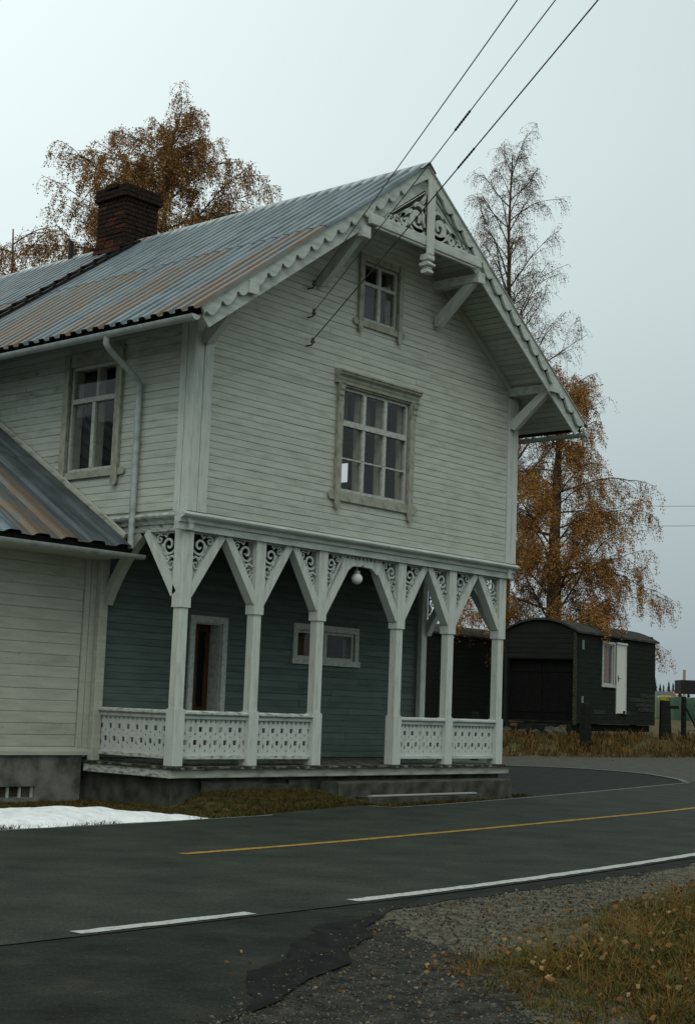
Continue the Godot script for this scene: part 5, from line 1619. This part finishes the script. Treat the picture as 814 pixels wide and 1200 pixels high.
# ------------------------------------------------------------------ huts, fence and things beyond
func build_hut(at: Vector3, label: String, doors: bool) -> void:
	var h := thing("wheeled_hut", at, label, "hut", "dark wheeled huts", 0.1324)
	var L := 6.06; var B := 2.39
	var y0 := 0.42; var y1 := 3.12
	var st := new_st()
	# side wall, far wall, rear end, inner wall behind the open end
	var holes := []
	if doors: holes = [Rect2(1.83, 1.63, 0.80, 1.25), Rect2(2.9, 0.75, 0.68, 2.16)]
	var fr := frame_gable()
	wall("side_wall", M.dark_wood, h, fr, 0.0, L, y0, y1, holes, 0.1)
	var sw := node("siding", h)
	boards(sw, fr, 0.03, L - 0.03, y0, y1 - 0.02, 0.15, holes, [M.hut_board], false, 9.0)
	if doors:
		for q in [[3.9, 1.15, 2.1], [4.4, 1.0, 1.6], [4.7, 1.3, 1.3], [3.4, 0.72, 0.6], [1.2, 0.72, 0.8], [4.6, 0.85, 1.4]]:
			st = new_st()
			cbox(st, Vector3(q[0], q[1], 0.001), Vector3(minf(q[0] + q[2], L - 0.04), q[1] + 0.13, 0.012), 0.003)
			obj(st, "bare_board", M.hut_worn, sw)
	st = new_st()
	box(st, Vector3(0, y0, -B), Vector3(L, y1, -B + 0.1))
	box(st, Vector3(L - 0.1, y0, -B + 0.101), Vector3(L, y1 + 0.2, -0.101))
	box(st, Vector3(0.0, y0, -B + 0.101), Vector3(L - 0.101, y0 + 0.06, -0.101))
	obj(st, "inner_wall", M.dark_wood, h)
	# added near-black panels: the shade inside the open end, put into their colour
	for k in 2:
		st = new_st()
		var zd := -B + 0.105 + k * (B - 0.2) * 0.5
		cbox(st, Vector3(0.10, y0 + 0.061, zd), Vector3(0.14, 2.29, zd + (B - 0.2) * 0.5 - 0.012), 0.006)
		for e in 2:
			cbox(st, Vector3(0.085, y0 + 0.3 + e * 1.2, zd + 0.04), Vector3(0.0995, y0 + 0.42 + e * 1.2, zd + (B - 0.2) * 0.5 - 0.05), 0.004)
		obj(st, "bay_shade_panel", M.bay_shade_black, h)
	# end panel with the curved top
	st = new_st()
	var arc := PackedVector2Array()
	var rise := 0.33
	for i in 13:
		var f := i / 12.0
		arc.append(Vector2(lerpf(-B, 0.0, f), y1 + rise * (1.0 - pow(2.0 * f - 1.0, 2.0))))
	var endp := PackedVector2Array([Vector2(0.0, 2.30), Vector2(-B, 2.30)])
	endp.append_array(arc)
	prism(st, endp, 0.0, 0.05, Transform3D(Basis(Vector3.BACK, Vector3.UP, Vector3.LEFT), Vector3.ZERO))
	obj(st, "end_panel", M.hut_board, h)
	for i in 6:
		st = new_st()
		cbox(st, Vector3(-0.068, 2.33 + i * 0.15, -B + 0.02), Vector3(-0.052, 2.47 + i * 0.15, -0.03), 0.004)
		obj(st, "end_board", M.hut_board, h)
	for z in [-B, -0.10]:
		st = new_st()
		cbox(st, Vector3(-0.09, y0 - 0.05, z), Vector3(-0.001, y1, z + 0.1), 0.006)
		obj(st, "corner_post", M.hut_worn if z > -1.0 else M.hut_board, h)
	# barrel roof
	st = new_st()
	var rp := PackedVector2Array()
	for i in 15:
		var f := i / 14.0
		rp.append(Vector2(lerpf(-B - 0.09, 0.09, f), y1 - 0.03 + (rise + 0.06) * (1.0 - pow(2.0 * f - 1.0, 2.0))))
	for i in 15:
		var f := 1.0 - i / 14.0
		rp.append(Vector2(lerpf(-B - 0.09, 0.09, f), y1 + 0.03 + (rise + 0.06) * (1.0 - pow(2.0 * f - 1.0, 2.0))))
	prism(st, rp, -L - 0.1, 0.14, Transform3D(Basis(Vector3.BACK, Vector3.UP, Vector3.LEFT), Vector3.ZERO))
	obj(st, "roof", M.tar_paper, h)
	# frame and wheels
	st = new_st()
	box(st, Vector3(-0.12, 0.20, -B + 0.2), Vector3(L, 0.41, -B + 0.4))
	box(st, Vector3(-0.12, 0.20, -0.4), Vector3(L, 0.41, -0.2))
	box(st, Vector3(-0.16, 0.16, -B + 0.1), Vector3(-0.121, 0.40, -0.1))
	obj(st, "chassis", M.dark_wood, h)
	for q in [[1.0, -0.3], [1.0, -B + 0.3], [4.9, -0.3], [4.9, -B + 0.3]]:
		st = new_st()
		tube(st, [Vector3(q[0], 0.19, q[1] - 0.06), Vector3(q[0], 0.19, q[1] + 0.06)], [0.27], 16, false)
		caps(st, Vector3(q[0], 0.19, q[1] + 0.06), Vector3.BACK, 0.27, 16)
		caps(st, Vector3(q[0], 0.19, q[1] - 0.06), Vector3.BACK, 0.27, 16)
		obj(st, "wheel", M.iron, h)
	if not doors: return
	for z in [-0.35, -B + 0.42]:
		st = new_st()
		cbox(st, Vector3(-0.185, 0.26, z - 0.11), Vector3(-0.161, 0.36, z + 0.11), 0.01)
		obj(st, "reflector", M.amber, h)
	var wn := window(h, fr, holes[0], [1.0], [1], {"casing": 0.065, "casing_mat": "sash", "sill": 0.08, "ear": 0.0, "head": 0.07, "reveal": 0.1})
	curtain(wn, fr, Vector2(2.2, 1.63), Vector2(2.5, 2.88), -0.12, M.red_curtain)
	curtain(wn, fr, Vector2(1.83, 1.63), Vector2(2.12, 2.88), -0.13, M.net_curtain)
	var dr := node("door", h)
	st = new_st()
	cbox(st, Vector3(2.92, 0.77, -0.03), Vector3(3.56, 2.9, 0.0), 0.005)
	obj(st, "door_leaf", M.white_door, dr)
	st = new_st()
	box(st, Vector3(2.85, 2.91, -0.02), Vector3(3.64, 2.97, 0.04))
	box(st, Vector3(2.86, 0.75, -0.02), Vector3(2.90, 2.909, 0.02))
	box(st, Vector3(3.58, 0.75, -0.02), Vector3(3.61, 2.909, 0.02))
	obj(st, "door_frame", M.white_door, dr)
	st = new_st()
	box(st, Vector3(2.97, 1.75, 0.001), Vector3(3.0, 1.95, 0.015))
	tube(st, [Vector3(2.985, 1.85, 0.0), Vector3(2.985, 1.85, 0.05), Vector3(3.09, 1.85, 0.05)], [0.011], 6)
	obj(st, "handle", M.iron, dr)
	for y in [0.95, 2.62]:
		st = new_st()
		cbox(st, Vector3(0.28, y, 0.001), Vector3(0.36, y + 0.28, 0.05), 0.008)
		obj(st, "lamp_bracket", M.pale_green_tarp, h)

func fence_post(p: Vector2, h: float, r: float, label: String, lean := 0.0) -> Node3D:
	var t := thing("fence_post", Vector3(p.x, land(p.x, p.y) - 0.05, p.y), label, "post", "old fence posts on the bank")
	var st := new_st()
	tube(st, [Vector3(0, 0, 0), Vector3(lean * 0.5, h * 0.5, 0), Vector3(lean, h * 0.97, 0), Vector3(lean, h, 0)], [r, r * 0.97, r * 0.93, r * 0.8], 9, false)
	caps(st, Vector3(lean, h, 0), Vector3.UP, r * 0.8, 9)
	obj(st, "timber", M.dark_wood, t)
	return t

func build_background() -> void:
	build_hut(Vector3(24.51, 0.72, -9.46), "dark boarded wheeled hut with a white door and window beside the birch", true)
	build_hut(Vector3(23.81, 0.72, -14.71), "dark windowless wheeled hut seen through the porch posts", false)
	# fence on the bank
	fence_post(Vector2(22.55, -7.92), 1.30, 0.17, "thick dark fence post before the hut side")
	var st: SurfaceTool
	var gp := thing("gate_post", Vector3(28.9, land(28.9, -9.2) - 0.05, -9.0), "broad black gate post with a short rail at the hut corner", "post")
	st = new_st()
	prism(st, PackedVector2Array([Vector2(-0.16, 0), Vector2(0.2, 0), Vector2(0.13, 1.22), Vector2(-0.14, 1.24)]), -0.12, 0.12, Transform3D(Basis(Vector3(0.66, 0, 0.75), Vector3.UP, Vector3(-0.75, 0, 0.66)), Vector3.ZERO))
	obj(st, "timber", M.dark_wood, gp)
	st = new_st()
	box(st, Vector3(0.13, 0.98, -0.03), Vector3(0.44, 1.08, 0.03), Transform3D(Basis(Vector3(0.66, 0, 0.75), Vector3.UP, Vector3(-0.75, 0, 0.66)), Vector3.ZERO))
	obj(st, "rail", M.dark_wood, gp)
	var bp := fence_post(Vector2(29.3, -8.56), 1.38, 0.085, "slim dark fence post with a slanting brace beyond the gate post")
	st = new_st()
	tube(st, [Vector3(0.36, 0.15, 0.4), Vector3(0.03, 1.05, 0.05)], [0.035, 0.03], 6)
	obj(st, "brace", M.dark_wood, bp)
	fence_post(Vector2(16.0, -6.9), 1.2, 0.1, "grey fence post seen through the porch between the posts")
	var wf := thing("wire_fence", Vector3(29.3, land(29.3, -8.56), -8.56), "sagging wire netting strung from the slim braced post", "fence")
	st = new_st()
	for i in 7:
		var y := 0.12 + i * 0.16
		tube(st, [Vector3(0, y, 0), Vector3(2.5, y - 0.03, 1.1), Vector3(5.2, y + 0.1, 2.0)], [0.006], 4)
	for i in 26:
		tube(st, [Vector3(i * 0.2, 0.1, i * 0.08), Vector3(i * 0.2, 1.1, i * 0.08)], [0.004], 3)
	obj(st, "netting", M.iron, wf)
	# rubble under the hut's open end
	var r := RandomNumberGenerator.new(); r.seed = 8
	var spots := [[23.95, -10.0, 0.26], [23.9, -10.5, 0.18], [23.95, -11.0, 0.16], [23.85, -11.5, 0.2], [24.1, -9.75, 0.25], [23.7, -12.2, 0.18]]
	var sw := ["large pale boulder under the hut's open end", "rounded grey stone next to the large pale boulder", "small grey stone under the middle of the hut's open end", "grey stone under the hut's amber reflector", "angular stone lying against the large pale boulder", "grey stone lying off the hut's far end corner"]
	for i in spots.size():
		var q: Array = spots[i]
		st = new_st()
		st.set_smooth_group(-1)
		var b := thing("stone", Vector3(q[0], land(q[0], q[1]) + 0.02, q[1]), sw[i], "stone", "stones under the hut")
		var rings := []
		for k in 6:
			var ph := PI * k / 5.0
			var ring := []
			for e in 8:
				var a := TAU * e / 8
				ring.append(Vector3(cos(a) * sin(ph), -cos(ph) * 0.75 + 0.45, sin(a) * sin(ph)) * q[2] * r.randf_range(0.85, 1.1))
			rings.append(ring)
		for k in 5:
			for e in 8:
				quad(st, rings[k][e], rings[k][(e + 1) % 8], rings[k + 1][(e + 1) % 8], rings[k + 1][e])
		obj(st, "stone_body", M.concrete_wet, b)
	# tarpaulin covered stacks, sheds and a pole in the field beyond
	var right := Vector3(0.6613, 0, 0.7501); var fwd := Vector3(0.7501, 0, -0.6613)
	var eye := Vector3(-13.411, 0, 14.673)
	var place := func(u: float, d: float) -> Vector3:
		var p: Vector3 = eye + fwd * d + right * d * (u - 402.0) / 1747.0
		p.y = land(p.x, p.z) - 0.03
		return p
	var face := Basis(right, Vector3.UP, -fwd)
	var stacks := [[760.0, 777.0, 81.0, 1.15, "pale_green_tarp", "stack under a pale green tarpaulin next to the hut corner"], [777.6, 788.0, 80.0, 1.18, "yellow_tarp", "stack under a yellow tarpaulin between the green ones"], [788.6, 840.0, 79.0, 1.15, "green_tarp", "long stack under a dark green tarpaulin behind the braced post"]]
	for s in stacks:
		var p: Vector3 = place.call(s[0], s[2])
		var w: float = (s[1] - s[0]) * s[2] / 1747.0
		var t := thing("tarp_stack", p, s[5], "stack", "tarpaulin stacks in the field")
		st = new_st()
		var n := 8
		for i in n:
			var x0 := w * i / n; var x1 := w * (i + 1) / n
			var ya: float = s[3] + 0.05 * sin(i * 2.1); var yb: float = s[3] + 0.05 * sin((i + 1) * 2.1)
			var za := 0.04 * sin(i * 3.7); var zb := 0.04 * sin((i + 1) * 3.7)
			quad(st, face * Vector3(x0, 0, 0.1 + za), face * Vector3(x1, 0, 0.1 + zb), face * Vector3(x1, yb, zb), face * Vector3(x0, ya, za))
			quad(st, face * Vector3(x0, ya, za), face * Vector3(x1, yb, zb), face * Vector3(x1, yb, -1.4), face * Vector3(x0, ya, -1.4))
		for x in [0.0, w]:
			quad(st, face * Vector3(x, 0, 0.1), face * Vector3(x, s[3], 0), face * Vector3(x, s[3], -1.4), face * Vector3(x, 0, -1.4))
		obj(st, "tarpaulin", M[s[4]], t)
		st = new_st()
		box(st, face * Vector3(0.05, 0.0, 0.0) + Vector3(0, 0.0, 0), face * Vector3(0.05, 0.0, 0.0) + Vector3(0.1, 0.2, 0.1))
		obj(st, "bearer", M.pale_wood, t)
	var sp: Vector3 = place.call(797.0, 76.0)
	var sh := thing("open_shed", sp, "shed with a flat black roof standing over the green tarpaulin", "shed")
	st = new_st()
	box(st, Vector3(0, 1.38, -1.4), Vector3(6.0, 2.06, 0), Transform3D(face, Vector3.ZERO))
	obj(st, "roof", M.black_roof, sh)
	for x in [1.6, 5.4]:
		for z in [-0.2, -1.3]:
			st = new_st()
			box(st, Vector3(x, 0, z), Vector3(x + 0.14, 1.379, z + 0.14), Transform3D(face, Vector3.ZERO))
			obj(st, "post", M.dark_wood, sh)
	var gs: Vector3 = place.call(740.0, 96.0)
	var gh := thing("grey_shed", gs, "low shed with a grey roof and orange bargeboard behind the stacks", "shed")
	st = new_st()
	box(st, Vector3(0, 0, -3.5), Vector3(2.95, 1.2, -0.5), Transform3D(face, Vector3.ZERO))
	obj(st, "wall", M.dark_wood, gh)
	st = new_st()
	prism(st, PackedVector2Array([Vector2(0.0, 1.14), Vector2(0.03, 1.22), Vector2(-2.0, 1.72), Vector2(-4.0, 1.22), Vector2(-4.0, 1.14), Vector2(-2.0, 1.64)]), -3.0, 0.1, Transform3D(face * Basis(Vector3.BACK, Vector3.UP, Vector3.LEFT), Vector3.ZERO))
	obj(st, "roof", M.grey_roof, gh)
	st = new_st()
	box(st, Vector3(0.0, 1.08, 0.03), Vector3(3.0, 1.15, 0.08), Transform3D(face, Vector3.ZERO))
	obj(st, "eave_board", M.orange_board, gh)
	st = new_st()
	prism(st, PackedVector2Array([Vector2(0.0, 1.06), Vector2(0.04, 1.22), Vector2(-2.0, 1.76), Vector2(-2.0, 1.6)]), -3.12, -3.01, Transform3D(face * Basis(Vector3.BACK, Vector3.UP, Vector3.LEFT), Vector3.ZERO))
	prism(st, PackedVector2Array([Vector2(-4.0, 1.06), Vector2(-4.04, 1.22), Vector2(-2.001, 1.76), Vector2(-2.001, 1.6)]), -3.12, -3.01, Transform3D(face * Basis(Vector3.BACK, Vector3.UP, Vector3.LEFT), Vector3.ZERO))
	obj(st, "bargeboard", M.orange_board, gh)
	var pp: Vector3 = place.call(801.0, 86.0)
	var po := thing("wooden_pole", pp, "pale wooden pole rising behind the black roofed shed", "pole")
	st = new_st()
	tube(st, [Vector3.ZERO, Vector3(0, 2.78, 0)], [0.09, 0.08], 8)
	caps(st, Vector3(0, 2.78, 0), Vector3.UP, 0.08)
	obj(st, "shaft", M.pale_wood, po)

# ------------------------------------------------------------------ sky
func sky_texture() -> ImageTexture:
	# overcast: grey-blue near the horizon, paler above, brightest where the hidden sun stands behind the house
	var w := 512; var h := 256
	var im := Image.create(w, h, false, Image.FORMAT_RGBF)
	var n := noise(301, 0.010, 4)
	var low := [C(0.30, 0.365, 0.40), C(0.40, 0.475, 0.495), C(0.50, 0.59, 0.605), C(0.585, 0.69, 0.685), C(0.63, 0.735, 0.735), C(0.66, 0.765, 0.765), C(0.69, 0.785, 0.785)]
	for y in h:
		var el := (0.5 - (y + 0.5) / h) * 180.0
		var base := grad(low, clampf(el / 32.0, 0.0, 1.0)).lerp(C(0.76, 0.85, 0.85), smoothstep(30.0, 80.0, el))
		for x in w:
			var az := wrapf(float(x) / w * 360.0, -180.0, 180.0)
			var a := deg_to_rad(az)
			var k := n.get_noise_3d(cos(a) * 60.0, sin(a) * 60.0, el * 1.6)
			var d := az - 8.0
			var g := exp(-(d * d) / (2.0 * 34.0 * 34.0)) * (1.0 - smoothstep(35.0, 75.0, el))
			var c := base * (1.0 + 0.76 * maxf(0.0, g - 0.30) - 0.02) * (1.0 + 0.08 * k)
			c = c.lerp(C(c.r, c.r * 1.085, c.r * 1.085), clampf(g * 1.3 - 0.5, 0.0, 0.8))
			if el < 0.0: c = c.lerp(C(0.08, 0.08, 0.065), smoothstep(0.0, -8.0, el))
			im.set_pixel(x, y, c)
	return ImageTexture.create_from_image(im)

func _ready() -> void:
	var cam := Camera3D.new()
	cam.name = "camera"
	cam.position = Vector3(-13.411, 1.383, 14.673)
	cam.rotation_degrees = Vector3(7.432, -48.601, 2.143)
	cam.fov = 37.895
	cam.far = 2000.0
	add_child(cam)
	cam.current = true
	var env := Environment.new()
	env.background_mode = Environment.BG_SKY
	var sky := Sky.new()
	var ps := PanoramaSkyMaterial.new()
	ps.panorama = sky_texture()
	sky.sky_material = ps
	env.sky = sky
	env.tonemap_mode = Environment.TONE_MAPPER_LINEAR
	env.tonemap_exposure = 1.0
	env.sdfgi_enabled = true
	env.ssao_enabled = true
	env.ssil_enabled = true
	env.fog_enabled = false
	env.fog_density = 0.00022
	env.fog_light_color = lin(0.42, 0.48, 0.53)
	var we := WorldEnvironment.new()
	we.name = "world_environment"
	we.environment = env
	add_child(we)
	var sun := DirectionalLight3D.new()
	sun.name = "sun"
	sun.light_energy = 0.27
	sun.light_color = Color(1.0, 0.98, 0.94)
	sun.light_angular_distance = 40.0
	sun.shadow_enabled = true
	sun.rotation_degrees = Vector3(-50, -52, 0)
	add_child(sun)

	rng.seed = 4242
	make_materials()
	build_land()
	make_board_mesh()
	build_shell()
	build_roof()
	build_gutters()
	build_wing()
	build_porch()
	build_chimney()
	build_wires()
	build_trees()
	build_background()
	build_snow()
	ground_cover()
